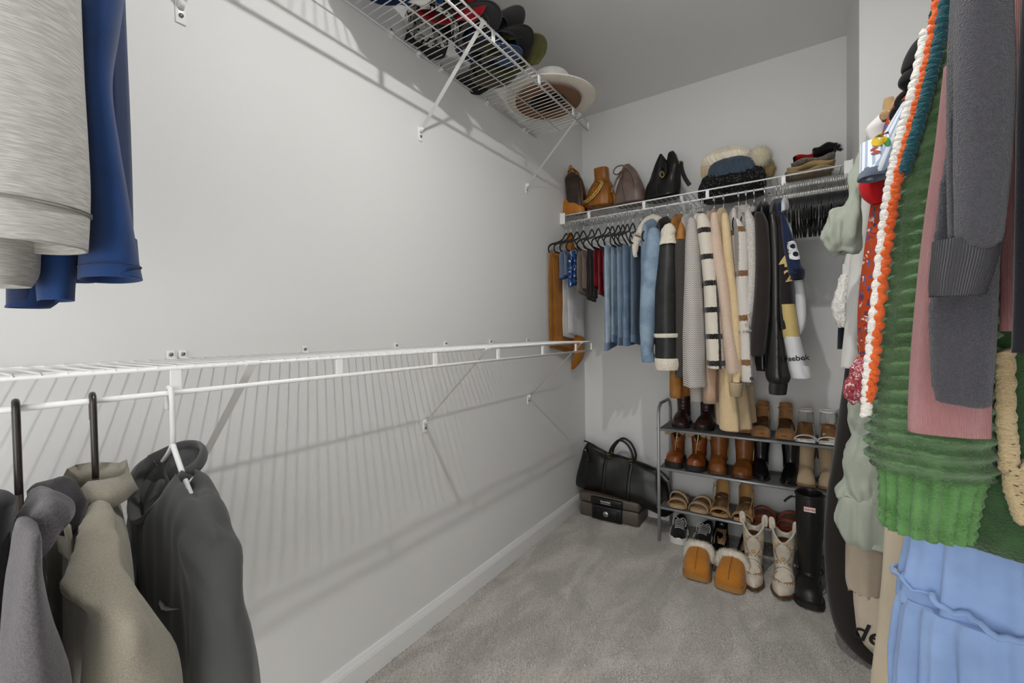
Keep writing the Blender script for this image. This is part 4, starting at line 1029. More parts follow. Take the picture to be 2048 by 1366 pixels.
pump('black leather pump with tan insole, left one under the rack', .846, 2.34, -1, .06)
pump('black leather pump with tan insole, right one beside the cowboy boots', .958, 2.33, 1, -.08)
M_CHEST = fabric('#a8691f', '#b87a2e', scale=420, kind='fuzz', bump=.3, dist=.002); M_WOOL = fabric('#e6dac4', '#f5eddd', scale=300, kind='fuzz', bump=.9, dist=.004)
M_CRSOLE = plain('#a9793f', .8, bump=.3)
def slipper(lab, x, y, side, rot=0.0):
    r = shoe('slipper', lab, None); L, wid = .205, .116
    sole_mb(L, wid, 'wide', side, .022, 0, grow=.002).build('sole', M_CRSOLE, r, angle=40)
    u = organic(foot_mb(L, wid, 'wide', side, .02, [(0, .03), (.08, .055), (.2, .072), (.4, .088), (.56, .095)], 0, 0, .56, pw=.42), 'upper', M_CHEST, r, .004, 4)
    MB().tube([(side*.004, t*L-.001, .02+interp(t, [0, .08, .2, .4, .56], [.032, .057, .074, .0895, .0965])) for t in np.linspace(.01, .5, 14)], .0014, 6).build('centre_seam', plain('#8a5418', .8), u)
    for sx in (-1, 1):
        MB().tube([(sx*wid*.49*interp(t, OT, ow('wide')), t*L, .028+.05*max(0, (t-.3))*2) for t in np.linspace(.1, .56, 9)], .0013, 5).build('side_seam', plain('#8a5418', .8), u)
    cf = MB().tube([(wid*.46*math.copysign(abs(math.cos(a))**.6, math.cos(a)), .122, .035+.078*math.sin(a)**.55) for a in np.linspace(.02, PI-.02, 22)], .017, 12)
    cuff = cf.build('wool_cuff', M_WOOL, r, jitter=(.004, 70, 4+side))
    fuzz(surf_points(cf), .010, 2600, 11+side, .0009).build('wool_fibres', M_WOOL, cuff)
    bk = MB().loft([[(a, b, .02) for a, b in outline(L, wid-.004, 'wide', side) if b > .1], [(a*.9, .1+(b-.1)*.97, .05) for a, b in outline(L, wid-.004, 'wide', side) if b > .1]])
    bk.build('wool_footbed', M_WOOL, r, jitter=(.003, 80, 2))
    settle(r, (x, y, 0.003), rot)
slipper('chestnut suede slipper with cream wool cuff, left one', .797, 2.045, -1, .06)
slipper('chestnut suede slipper with cream wool cuff, right one', .924, 2.030, 1, -.05)
M_CREAM = leather('#cfc5b3', '#dcd3c3', .42, 300, .12); M_EMB = plain('#a5703a', .7); M_EMB2 = plain('#c9a368', .7); M_EMB3 = plain('#8f867a', .7)
def cowboy(lab, x, y, side, rot=0.0):
    L, wid = .225, .096
    dip = lambda a: .030*abs(math.cos(a))**1.2-.026*abs(math.sin(a))**1.6
    def extra(r, u, s):
        # stitched vine scrolls and flowers, laid on the vamp and shaft
        def onfront(a, z):
            zz = [.06, .10, .15, .19, .23]; rx = interp(z, zz, [.036, .037, .041, .044, .046]); ry = interp(z, zz, [.062, .054, .054, .056, .058]); yc = interp(z, zz, [.152, .15, .15, .15, .15])
            return (rx*1.015*math.sin(a), yc-ry*1.015*math.cos(a), z)
        for sx in (-1, 1):
            MB().tube([onfront(sx*(.12+.62*math.sin(PI*t)), .115+.09*t) for t in np.linspace(0, 1, 16)], .0014, 5).build('vine_stitching', M_EMB3, u)
            for t in np.linspace(.08, .92, 9):
                p = Vector(onfront(sx*(.12+.62*math.sin(PI*t)), .115+.09*t)); q = Vector(onfront(sx*(.34+.66*math.sin(PI*t)), .119+.09*t))
                MB().tube([p, p.lerp(q, .5), q], [.0008, .002, .0006], 5).build('leaf_stitching', M_EMB if int(t*10) % 2 else M_EMB2, u)
        for a, z, rr in ((0, .135, .008), (0.75, .19, .006), (-.75, .19, .006), (.1, .205, .005), (0.6, .115, .006), (-.6, .115, .006)):
            p = Vector(onfront(a, z))
            f = MB()
            for k in range(5): f.ball(tuple(p+Vector((rr*.8*math.cos(k*1.257), -.0005, rr*.8*math.sin(k*1.257)))), rr*.5, rr*.3, rr*.5, 8, 5)
            f.build('flower_stitching', M_EMB2 if z > .12 else M_EMB, u)
        hx, hy = zip(*HT)
        def onvamp(t, f):
            a = PI/2-f*1.15; hw = interp(t, OT, ow('point'))*wid/2; return (s*.004+hw*math.cos(a)*.99, t*L, .016+interp(t, hx, hy)*1.0*max(0, math.sin(a))**.62+.0006)
        for sx in (-1, 1):
            MB().tube([onvamp(lerp(.16, .36, t), sx*(.08+.7*math.sin(PI*t*.8))) for t in np.linspace(0, 1, 12)], .0013, 5).build('vamp_stitching', M_EMB, u)
            for t in np.linspace(.15, .95, 6):
                p = Vector(onvamp(lerp(.16, .36, t), sx*(.08+.7*math.sin(PI*t*.8)))); q = Vector(onvamp(lerp(.13, .33, t), sx*(.2+.75*math.sin(PI*t*.8))))
                MB().tube([p, p.lerp(q, .5), q], [.0007, .002, .0005], 5).build('leaf_stitching', M_EMB, u)
        MB().tube([onvamp(.42, f) for f in np.linspace(-1, 1, 14)], .0016, 5).build('vamp_seam', M_EMB3, u)
        for sx in (-1, 1):                                  # pull straps
            MB().tube(smoothpath([(sx*.047, .15, .235), (sx*.050, .15, .272), (sx*.045, .15, .282), (sx*.040, .15, .27), (sx*.039, .15, .235)], 4), .005, 8, flat=(1.6, .5)).build('pull_strap', M_CREAM, u)
        P = [onfront(t*1.4, .232+.026*abs(math.sin(t*1.4))**1.2-.03*abs(math.cos(t*1.4))**1.6) for t in np.linspace(-1, 1, 25)]
        MB().tube(P, .0022, 6).build('top_binding', M_CREAM, u)
        MB().lathe([(.001, -.001), (1, 0)], 20, (0, .15, .19), .040, .052).build('lining', fabric('#9a6127', scale=500, kind='fuzz'), u)
    HT = [(0, .018), (.1, .036), (.25, .058), (.42, .085), (.6, .1), (1, .085)]
    return boot(lab, (x, y, .003), side, L, wid, 'point', M_CREAM, leather('#5d3b22', None, .5), .016,
                HT, [(.06, .152, .036, .062), (.10, .15, .037, .054), (.15, .15, .041, .054), (.19, .15, .044, .056), (.232, .15, .046, .058)],
                heel=.012, heelblock=(.72, .9), thick=.008, rot=rot, cat='boot', name='cowboy_boot', extra=extra, dip=dip)
cowboy('cream cowboy boot with floral embroidery, left one on the carpet', 1.016, 2.085, -1, .06)
cowboy('cream cowboy boot with floral embroidery, right one beside the rain boot', 1.118, 2.078, 1, -.04)
M_RAIN = plain('#161616', .42, spec=.5, var=.15, scale=30, bump=.08)
def rain(r, u, s):
    MB().box((-.021, .062, .372), (.021, .0655, .394), .001).build('logo_border', plain('#b23a34', .5), u, smooth=False)
    lg = MB().box((-.019, .0605, .374), (.019, .063, .392)).build('logo_patch', plain('#e2ddd6', .5), u, smooth=False)
    cu = text('HUNTER', .0092, (0, .0600, .383), face_rot((0, -1, 0)), plain('#a02c2a', .5), u, font_bold=.0003)
    MB().tube(smoothpath([(-.046, .15, .395), (-.062, .14, .402), (-.078, .13, .392), (-.09, .125, .378)], 4), .0055, 8, flat=(.5, 1.5)).build('buckle_strap', M_RAIN, u)
    MB().tube([(.0505*math.cos(a), .128+.0625*math.sin(a), .428) for a in np.linspace(0, 2*PI, 33)], .0032, 8).build('top_rim', M_RAIN, u)
    MB().tube([(.046*math.cos(a), .140+.0585*math.sin(a), .10) for a in np.linspace(0, 2*PI, 33)], .0022, 8).build('ankle_ridge', M_RAIN, u)
rb = boot('tall black rubber rain boot with red and white logo', (1.217, 2.072, .003), -1, .255, .104, 'round', M_RAIN, M_SOLED, .02,
     [(0, .026), (.1, .052), (.3, .072), (.5, .095), (.7, .1), (1, .09)],
     [(.06, .165, .042, .07), (.11, .155, .040, .06), (.17, .145, .042, .056), (.26, .135, .047, .062), (.36, .13, .050, .066), (.435, .128, .0505, .063)], cat='boot', name='rain_boot', extra=rain, voxel=.005, heelblock=None)

# ------------------------------------------------------------------ strongbox and duffel bag in the corner
M_SAFE = plain('#5b5148', .5, bump=.25, bscale=500); M_SAFEB = plain('#141414', .38, bump=.1)
SX0, SX1, SY0, SY1, SH = .050, .418, 2.43, 2.615, .145
sf = thing('strongbox', 'grey-brown fire strongbox with black latch panel under the duffel', 'safe', ((SX0+SX1)/2, (SY0+SY1)/2, 0.003))
MB().box((SX0, SY0, .003), (SX1, SY1, .088), .014).build('base', M_SAFE, sf)
MB().box((SX0-.003, SY0-.003, .091), (SX1+.003, SY1, SH), .012).build('lid', M_SAFE, sf)
lp = MB().box((SX0+.085, SY0-.016, .006), (SX0+.272, SY0+.004, .092), .008).build('latch_panel', M_SAFEB, sf)
MB().box((SX0+.080, SY0-.018, .095), (SX0+.276, SY0+.004, .139), .006).build('lid_panel', M_SAFEB, sf)
MB().box((SX0+.112, SY0-.0195, .022), (SX0+.245, SY0-.012, .074), .003).build('latch', M_SAFEB, lp)
for dx in (.1, .25): MB().box((SX0+dx, SY0-.021, .02), (SX0+dx+.008, SY0-.012, .076), .002).build('latch_rib', M_SAFEB, lp)
lk = MB().tube([(SX0+.178, SY0-.018, .05), (SX0+.178, SY0-.024, .05), (SX0+.178, SY0-.026, .05)], [.0165, .0165, .0145], 22).build('key_lock', plain('#c9c8c4', .28, metal=.9), lp)
MB().box((SX0+.1765, SY0-.0275, .044), (SX0+.1795, SY0-.0255, .056)).build('keyhole', M_SAFEB, lp, smooth=False)
text('SentrySafe', .0145, (SX0+.175, SY0-.0186, .121), face_rot((0, -1, 0)), plain('#dddcd8', .5), lp, font_bold=.0002)
MB().box((SX0+.145, SY0-.0187, .1075), (SX0+.207, SY0-.0175, .1095)).build('logo_line', plain('#dddcd8', .5), lp, smooth=False)
# duffel
M_DUF = leather('#0d0d0d', '#151514', .36, 420, .3); M_BRASS = plain('#c19a62', .28, metal=1.0)
df = thing('duffel_bag', 'black grained leather duffel bag lying on the strongbox', 'bag', (.29, 2.52, .146))
def duf_c(t):                                             # section along the bag, t 0 left .. 1 right
    x = lerp(.020, .585, t)
    zb = interp(t, [0, .15, .45, .75, .92, 1], [.152, .147, .147, .11, .075, .12]); zt = interp(t, [0, .06, .14, .3, .5, .7, .88, 1], [.405, .445, .425, .385, .375, .355, .33, .27])
    hd = interp(t, [0, .06, .25, .6, .9, 1], [.045, .065, .092, .095, .085, .05]); yc = interp(t, [0, 1], [2.515, 2.505]); return x, zb, zt, hd, yc
def dufring(t, n=32):
    x, zb, zt, hd, yc = duf_c(t); r = []
    for i in range(n):
        a = 2*PI*i/n; ca, sa = math.cos(a), math.sin(a); u = math.copysign(abs(ca)**.72, ca)
        k = (math.copysign(abs(sa)**.7, sa)+1)/2            # 0 bottom 1 top
        wv = hd*u*(1.0-.72*k**2.2); sag = .012*mnoise.noise(Vector((t*4, u*2, k*2)))
        r.append((x+(-.03*k+.02*(1-k))*(1 if t < .5 else -1)*abs(2*t-1)**2*-1, yc+wv+sag, lerp(zb, zt, k)+.01*mnoise.noise(Vector((t*5, u*3, 9)))))
    return r
db = MB().loft([dufring(t) for t in np.linspace(0, 1, 40)]).build('body', M_DUF, df)
for t in (.33, .60):
    rg = dufring(t); pts = [(x, y-(.0025 if y < 2.515 else -.0025), z) for x, y, z in rg[8:25]]
    MB().tube(smoothpath(pts, 2), .0105, 8, flat=(.25, 1.0)).build('strap', M_DUF, db)
xa, _, za, _, ya = duf_c(.36); xb2, _, zb2, _, yb2 = duf_c(.60)
for yo, nm in ((-.022, 'handle'), (.03, 'handle')):
    hd_ = smoothpath([(xa, ya+yo, za-.025), (xa+.006, ya+yo, za+.03), (xa+.045, ya+yo+.0, za+.085), ((xa+xb2)/2+.01, ya+yo, za+.097), (xb2-.018, ya+yo, zb2+.088), (xb2+.008, ya+yo, zb2+.03), (xb2, ya+yo, zb2-.025)], 5)
    h = MB().tube(hd_, .0075, 10).build(nm, M_DUF, df)
    for px_, pz_ in ((xa, za), (xb2, zb2)):
        q = [(px_-.012, ya+yo-.012, pz_-.012), (px_+.012, ya+yo-.012, pz_-.012), (px_+.012, ya+yo-.012, pz_+.006), (px_-.012, ya+yo-.012, pz_+.006), (px_-.012, ya+yo-.012, pz_-.012)]
        MB().tube(q, .0024, 6).build('buckle', M_BRASS, h)
x0, _, z0, _, y0 = duf_c(.10)
MB().tube(smoothpath([(x0-.01, y0-.035, z0-.03), (x0+.01, y0-.05, z0-.055), (x0+.02, y0-.058, z0-.085), (x0+.035, y0-.062, z0-.10)], 4), .006, 8, flat=(1.6, .5)).build('zip_tag', M_DUF, df)
MB().ball((x0, y0-.045, z0-.04), .007).build('zip_pull', M_BRASS, df)
MB().tube(smoothpath([(duf_c(t)[0], duf_c(t)[4], duf_c(t)[2]+.002) for t in np.linspace(.05, .97, 12)], 4), .0045, 8, flat=(1, 1.8)).build('zipper', M_DUF, df)
rg = dufring(.12); MB().tube([(x, y-.001 if y < 2.515 else y+.001, z) for x, y, z in rg]+[rg[0]], .0026, 6).build('piping', M_DUF, db)
rg = dufring(.90); MB().tube([(x, y-.001 if y < 2.515 else y+.001, z) for x, y, z in rg]+[rg[0]], .0026, 6).build('piping', M_DUF, db)

# ------------------------------------------------------------------ clothes on the right rod (shoulders run along x)
XROD = XR-S
def rgarment(name, label, cat, Y, parts, body=None, hang=None, base=None, folds=None):
    z0 = base if base is not None else 0.9
    root = thing(name, label, cat, (XROD, Y, z0))
    objs = {}
    if body:
        zh, bm, kw = body
        k = dict(hw_top=.19, hw_bot=.19, th_top=.022, th_bot=.03, slope=.42, seed=int(Y*100), amp=.35, zt=ZR-.064); k.update(kw); zt = k.pop('zt'); dx = k.pop('dx', 0.0)
        objs['body'] = body_cloth((XROD, Y, zt), (XROD+dx, Y, zh), EX, EY, **k).build('body', bm, root)
    for pn, rows, m, kw in parts:
        kw = dict(kw); yo = kw.pop('yo', 0.0); par = kw.pop('parent', None); jit = kw.pop('jitter', None)
        rr = rowsY(rows, Y+yo); hd = kw.pop('hd', None)
        if hd: rr = [(c, w, hd if not isinstance(hd, (list, tuple)) else hd[i]) for i, (c, w) in enumerate(rr)]
        fd = kw.pop('folds', None)
        if fd: kw.setdefault('wall', .2); o = merge_cloth([tube_cloth(rr, EX, EY, **kw)], pn, m, objs[par] if par else root, voxel=.005, it=3, folds=fd)
        else: o = tube_cloth(rr, EX, EY, **kw).build(pn, m, objs[par] if par else root, jitter=jit)
        objs[pn] = o
    if hang: place_hanger((XROD, Y, ZR), 'x', 'black velvet hanger holding the '+hang, None)
    return root, objs
# pale garment bag with black sides, reaching the carpet
M_BAGB = fabric('#241f1c', scale=500, var=.12); M_BAGC = fabric('#cdbfaa', scale=700, var=.06)
gb, ob = rgarment('garment_bag', 'long black garment bag with cream lettered front, touching the carpet', 'garment bag', 1.86,
    [('bag_side', [(1694, 1745, 640), (1690, 1760, 740), (1676, 1765, 840), (1661, 1768, 940), (1651, 1770, 1010), (1648, 1770, 1120), (1655, 1772, 1200), (1671, 1775, 1268), (1700, 1780, 1305), (1742, 1782, 1322)], M_BAGB, dict(hd=.055, seed=3, amp=.05, n=36))],
    None, 'garment bag', base=0.003)
pw = []
for (uL, v) in ((1722, 1000), (1712, 1080), (1705, 1150), (1707, 1200), (1713, 1255), (1728, 1288), (1748, 1308)):
    a = aty(uL, v, 1.795); b = aty(1830, v, 1.785); pw.append([a+(b-a)*t+np.array([0, -.010*math.sin(PI*t), 0]) for t in np.linspace(0, 1, 7)])
cp = MB().grid(pw).build('cream_front', M_BAGC, gb, solid=.004)
text_on(cp, 'de', .088, 1730, 1266, M_INK, .05, .001, .35, lift=.005)
# white lace blouse and other pale tops
M_LACE = fabric('#d9d6cf', '#efece6', scale=150, kind='fuzz', bump=.9, dist=.004); M_WHITE2 = fabric('#dcdad6', var=.05)
lb, ob = rgarment('lace_blouse', 'white blouse with crochet lace cuff beside the dark back corner', 'blouse', 1.72,
    [('sleeve', [(1716, 1740, 420), (1700, 1725, 480), (1690, 1712, 520), (1684, 1705, 560)], M_WHITE2, dict(seed=2, amp=.1)),
     ('lace_cuff', [(1682, 1706, 548), (1668, 1702, 590), (1663, 1700, 612), (1670, 1696, 640), (1680, 1694, 655)], M_LACE, dict(seed=4, amp=.22, nf=9, topcap=False, parent='sleeve', jitter=(.004, 90, 2)))],
    (1.02, M_WHITE2, {}), 'lace blouse', base=1.02)
rgarment('navy_top', 'narrow navy top below the lace cuff', 'top', 1.78, [('sleeve', [(1700, 1730, 460), (1684, 1705, 600), (1676, 1697, 650), (1674, 1694, 698)], fabric('#141b26', var=.1), dict(seed=5, amp=.05))], None, 'navy top', base=.98)
wt, ob = rgarment('white_shirt', 'plain white shirt with long hemmed sleeve beside the sage dress', 'shirt', 1.64,
    [('sleeve', [(1722, 1750, 400), (1708, 1745, 470), (1698, 1740, 540), (1692, 1733, 620), (1686, 1725, 690), (1682, 1716, 736)], M_WHITE2, dict(seed=6, amp=.06))],
    (1.0, M_WHITE2, {}), 'white shirt', base=1.0)
# sage green dress
M_SAGE = fabric('#a3aa9c', scale=600, var=.07, bump=.5)
sd, ob = rgarment('puff_sleeve_dress', 'sage green tiered dress with gathered puff sleeve', 'dress', 1.46,
    [('puff_sleeve', [(1732, 1765, 262), (1718, 1754, 296), (1704, 1744, 334), (1693, 1735, 368), (1691, 1726, 394), (1672, 1724, 414), (1652, 1724, 442), (1644, 1722, 470), (1656, 1718, 495), (1674, 1714, 505)], M_SAGE, dict(seed=7, amp=.10, nf=9, n=48, depth=1.0, folds=(.018, 44.0, 6.0, 3))),
     ('skirt', [(1742, 1830, 480), (1724, 1835, 640), (1708, 1835, 760), (1694, 1834, 850), (1682, 1830, 940), (1675, 1826, 1004)], M_SAGE, dict(seed=8, amp=.07, nf=7, n=44, depth=.5, folds=(.020, 30.0, 8.0, 2))),
     ('ruffle', [(1680, 1828, 998), (1670, 1826, 1025), (1669, 1824, 1055), (1680, 1822, 1085), (1690, 1820, 1098)], M_SAGE, dict(seed=9, amp=.10, nf=12, n=56, depth=.5, topcap=False, parent='skirt', folds=(.014, 34.0, 9.0, 4)))],
    (1.2, M_SAGE, {}), 'sage dress', base=.55)
# red tee, striped embroidered blouse
rgarment('red_top', 'red short sleeved top peeking out below the striped sleeve', 'top', 1.26,
    [('sleeve', [(1745, 1790, 300), (1724, 1778, 345), (1717, 1770, 372), (1726, 1768, 394), (1742, 1766, 408)], fabric('#c01218', var=.08), dict(seed=3, amp=.05, depth=1.0))], (1.15, fabric('#c01218', var=.08), {}), 'red top', base=1.15)
def stripemat(a, b, period):
    t = NT('stripe'); uv = t.coord('UV'); sp = t.n('ShaderNodeSeparateXYZ'); t.l(uv, sp.inputs[0])
    f = t.math('FRACT', t.math('DIVIDE', sp.outputs[0], period)); c = t.mix(t.math('LESS_THAN', f, .4), a, b); t.col(c)
    nb = t.n('ShaderNodeTexNoise', Scale=500.0); t.l(t.coord(), nb.inputs[0]); t.bump(nb.outputs[0], .3, .001); return t.done(.85, 0, .2)
rgarment('white_collar_shirt', 'crisp white shirt with a folded collar tip behind the striped blouse', 'shirt', 1.40,
    [('sleeve', [(1752, 1790, 232), (1732, 1782, 252), (1733, 1772, 268), (1746, 1772, 292), (1752, 1775, 330)], fabric('#e2dfdc', var=.04), dict(seed=3, amp=.03, depth=.8, sq=.7))], None, 'white collared shirt', base=1.4)
sb_, ob = rgarment('striped_blouse', 'blue and white striped blouse with embroidered lemons', 'blouse', 1.20,
    [('flared_sleeve', [(1802, 1824, 206), (1778, 1815, 244), (1758, 1805, 278), (1736, 1796, 312), (1720, 1788, 340), (1715, 1783, 352)], stripemat('#dfe2e6', '#9fb0c8', .011), dict(seed=5, amp=.05, depth=1.1, inner=.07)),
     ('sleeve_trim', [(1719, 1789, 340), (1714, 1785, 350), (1714, 1783, 357)], fabric('#6f7b8d', scale=160, kind='rib', bump=.8), dict(seed=5, amp=.05, depth=1.1, topcap=False, inner=0.02, parent='flared_sleeve'))],
    (1.1, stripemat('#dfe2e6', '#9fb0c8', .011), {}), 'striped lemon blouse', base=1.1)
sl = ob['flared_sleeve']
M_LEM, M_LEAF, M_STEM, M_SPR = plain('#e6c02c', .7), plain('#2f7a3f', .7), plain('#2c2a20', .7), plain('#b8503e', .7)
patch_on(sl, 1759, 280, ell(.014, .011), M_LEM, 'lemon', roll=.5); patch_on(sl, 1774, 284, ell(.006, .011), M_LEAF, 'leaf', roll=.3)
patch_on(sl, 1768, 270, [(-.018, -.001), (-.006, .002), (.008, .002), (.018, -.003), (.008, .0045), (-.006, .0045)], M_STEM, 'stem')
for (u, v, r_) in ((1748, 297, .4), (1754, 303, -.4), (1750, 306, 0)): patch_on(sl, u, v, ell(.007, .0022), M_SPR, 'flower_sprig', roll=r_)
# orange floral blouse
M_FLORAL = floralmat('#b0451d', ['#24457e', '#d8cfd0', '#7b2e3c', '#35639f', '#24457e', '#93404f'], 60, .31)
fb, ob = rgarment('floral_blouse', 'rust orange blouse printed with blue leaves and pale flowers', 'blouse', 1.31,
    [('sleeve', [(1806, 1840, 176), (1784, 1828, 210), (1764, 1815, 260), (1752, 1805, 330), (1742, 1795, 400), (1732, 1786, 470), (1722, 1776, 550), (1716, 1768, 630), (1715, 1758, 700), (1722, 1750, 722)], M_FLORAL, dict(seed=6, amp=.06)),
     ('gathered_cuff', [(1714, 1752, 716), (1700, 1752, 738), (1690, 1752, 768), (1693, 1750, 796), (1704, 1748, 806)], floralmat('#a84a4e', ['#e5d3d3', '#c98d96', '#7b2e3c', '#f0e4e2'], 110, .34), dict(seed=8, amp=.12, nf=13, n=60, parent='sleeve', folds=(.012, 60.0, 8.0, 2)))],
    (.9, M_FLORAL, {}), 'floral blouse', base=.9)
rgarment('dotted_top', 'tan top with white dots at the shoulder above the striped blouse', 'top', 1.36,
    [('sleeve', [(1800, 1815, 184), (1775, 1808, 210), (1759, 1796, 226), (1764, 1790, 240)], floralmat('#a88a63', ['#e8dfd0', '#e8dfd0'], 60, .22), dict(seed=3, amp=.05, depth=.9))], None, 'tan dotted top', base=1.5)
# cream and nude long dresses
M_NUDE = fabric('#b3a592', var=.06); M_CRM = fabric('#cbbda4', var=.06)
rgarment('chiffon_skirt', 'pale taupe layered skirt hem below the sage ruffle', 'skirt', 1.52,
    [('skirt', [(1716, 1775, 760), (1702, 1770, 900), (1694, 1768, 1040), (1691, 1768, 1100), (1689, 1765, 1156), (1694, 1763, 1180)], M_NUDE, dict(seed=6, amp=.10, nf=6, depth=1.0, rag=.03, n=36))], None, 'pale taupe skirt', base=.45)
rgarment('cream_dress', 'long plain cream dress between the garment bag and blue dress', 'dress', 1.34,
    [('skirt', [(1790, 1850, 700), (1778, 1848, 900), (1768, 1846, 1060), (1762, 1845, 1180), (1752, 1843, 1280), (1742, 1842, 1390)], M_CRM, dict(seed=9, amp=.06, nf=5, depth=.7, n=36))], (1.2, M_CRM, {}), 'cream dress', base=.2)
# light blue tiered dress
M_SKY = fabric('#88a2cd', scale=800, var=.10, bump=.25)
sk, ob = rgarment('blue_dress', 'light blue tiered maxi dress with ruffled seam', 'dress', 1.08,
    [('upper_tier', [(1862, 2160, 780), (1848, 2180, 900), (1832, 2220, 1020), (1820, 2260, 1120), (1808, 2300, 1210), (1804, 2310, 1250)], M_SKY, dict(seed=4, amp=.05, nf=9, n=160, hd=.07, disp=lambda a, L: min(1, L*5)*(.006*math.sin(11*a+1+L)+.004*math.sin(19*a+2.5*L)))),
     ('lower_tier', [(1803, 2310, 1238), (1793, 2330, 1270), (1789, 2360, 1360), (1785, 2400, 1480), (1782, 2420, 1600)], M_SKY, dict(seed=5, amp=.05, nf=13, n=200, hd=.08, topcap=False, yo=-.003, disp=lambda a, L: min(1, .3+L*6)*(.007*math.sin(15*a+.5+L)+.005*math.sin(29*a+3*L))))],
    (1.15, M_SKY, {}), 'light blue dress', base=.25)
rr = rowsY([(1803, 2312, 1236)], 1.078)[0]; c, w = rr
ring = ringpts(c, EX, EY, w+.004, .083, 96, 5, .10, .3, 13)
MB().tube([tuple(p+np.array([0, 0, .005*math.sin(i*.9)+.003*math.sin(i*2.3)-.03*((p[0]-c[0])/w)])) for i, p in enumerate(ring)]+[tuple(ring[0])], .0035, 7, flat=(1.6, .7)).build('ruffle_seam', M_SKY, ob['upper_tier'])
# black velvet top
vt, ob = rgarment('velvet_blouse', 'black velvet blouse with rounded cap sleeve next to the knit cardigan', 'blouse', 1.0,
    [('cap_sleeve', [(1850, 1880, 66), (1828, 1880, 78), (1810, 1878, 104), (1801, 1874, 132), (1806, 1868, 142)], M_VELVET, dict(seed=2, amp=.03, depth=.9, inner=.02)),
     ('cap_sleeve_tip', [(1806, 1870, 140), (1797, 1866, 152), (1796, 1862, 164), (1808, 1856, 175)], M_VELVET, dict(seed=2, amp=.03, depth=.9, inner=.02))], (1.1, M_VELVET, {}), 'black velvet blouse', base=1.1)
# chunky knit cardigan
def knitmat(c, c2, name='knit'):
    t = NT(name); co = t.coord()
    v = t.n('ShaderNodeTexVoronoi', Scale=240.0); t.l(t.coord(scale=(1, 1, 1.4)), v.inputs[0])
    nz = t.n('ShaderNodeTexNoise', Scale=420.0, Detail=3.0); t.l(co, nz.inputs[0]); bg = t.n('ShaderNodeTexNoise', Scale=30.0, Detail=2.0); t.l(co, bg.inputs[0])
    t.col(t.mix(t.ramp(nz.outputs[0], [(.3, (0, 0, 0, 1)), (.75, (1, 1, 1, 1))]), t.ramp(bg.outputs[0], [(.3, c), (.7, c2)]), c2))
    h = t.math('ADD', t.math('MULTIPLY', v.outputs[0], -1.0), t.math('MULTIPLY', nz.outputs[0], .6)); t.bump(h, .5, .003); return t.done(.95, 0, .15, sheen=.25)
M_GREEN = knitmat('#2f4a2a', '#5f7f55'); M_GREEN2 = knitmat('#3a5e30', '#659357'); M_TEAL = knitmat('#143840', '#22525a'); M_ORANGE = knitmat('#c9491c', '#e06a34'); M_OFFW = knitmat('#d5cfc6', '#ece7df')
PER = .021
def knit_disp(a, L):
    q = L+.0005*math.sin(a*9); rg = math.sin(PI*q/PER)**2
    return .0095*(rg-.5)*(1+.25*math.sin(a*24+1.0*math.sin(L*150)))
kc = thing('knit_cardigan', 'chunky green knit cardigan with orange and white striped edge', 'cardigan', (XROD, .90, .75))
krows = rowsY([(1880, 1990, -40), (1856, 1990, 50), (1826, 1992, 150), (1803, 1994, 240), (1786, 1996, 330), (1773, 1998, 430), (1762, 1996, 540), (1750, 1992, 650), (1741, 1990, 760), (1736, 1992, 840), (1733, 1994, 900), (1738, 1992, 938)], .90)
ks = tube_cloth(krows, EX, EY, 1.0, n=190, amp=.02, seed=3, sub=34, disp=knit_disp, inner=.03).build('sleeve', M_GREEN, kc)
crows = rowsY([(1752, 1984, 930), (1762, 1968, 950), (1764, 1956, 1000), (1763, 1948, 1040), (1766, 1946, 1064)], .90)
tube_cloth(crows, EX, EY, .8, n=160, amp=.03, seed=4, sub=8, topcap=False, inner=.06, disp=lambda a, L: .012*(abs(math.sin(a*9))**.7-.6)+.0016*math.sin(L*420)*abs(math.sin(a*9))).build('ribbed_cuff', M_GREEN2, ks)
def edge_rope(px, Y, r, m, name, flat=(1, 1), bump=.0005):
    pts = smoothpath([aty(u, v, Y) for u, v in px], 26)
    rr = [r+bump*math.sin(k*1.6) for k in range(len(pts))]; pts = [p+np.array([bump*2*math.sin(k*1.1), 0, 0]) for k, p in enumerate(pts)]
    return MB().tube(pts, rr, 12, flat=flat).build(name, m, kc)
edge_rope([(1854, 56), (1836, 146), (1812, 236), (1795, 304), (1781, 370), (1769, 450), (1757, 560), (1744, 680), (1736, 760), (1732, 832)], .852, .0062, M_OFFW, 'white_edge', (1.1, 1.0))
edge_rope([(1879, -20), (1863, 80), (1846, 160), (1827, 236), (1808, 304), (1793, 370), (1781, 450), (1767, 560), (1754, 680), (1745, 770), (1739, 800)], .848, .0046, M_ORANGE, 'orange_edge', (1.2, 1.0), .0010)
edge_rope([(1894, -20), (1878, 80), (1860, 160), (1842, 230), (1820, 304), (1808, 345)], .846, .0078, M_TEAL, 'teal_edge')
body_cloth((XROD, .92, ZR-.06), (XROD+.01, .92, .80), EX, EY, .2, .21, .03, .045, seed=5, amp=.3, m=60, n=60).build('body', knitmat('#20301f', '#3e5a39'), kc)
edge_rope([(2010, 700), (2012, 840), (2018, 900), (2016, 940)], .86, .010, knitmat('#a8916c', '#c7b28c'), 'tan_stripe')
edge_rope([(2034, 930), (2030, 970), (2042, 1010), (2052, 1040)], .86, .012, knitmat('#a8916c', '#c7b28c'), 'tan_stripe')
place_hanger((XROD, .90, ZR), 'x', 'black velvet hanger holding the knit cardigan', None)
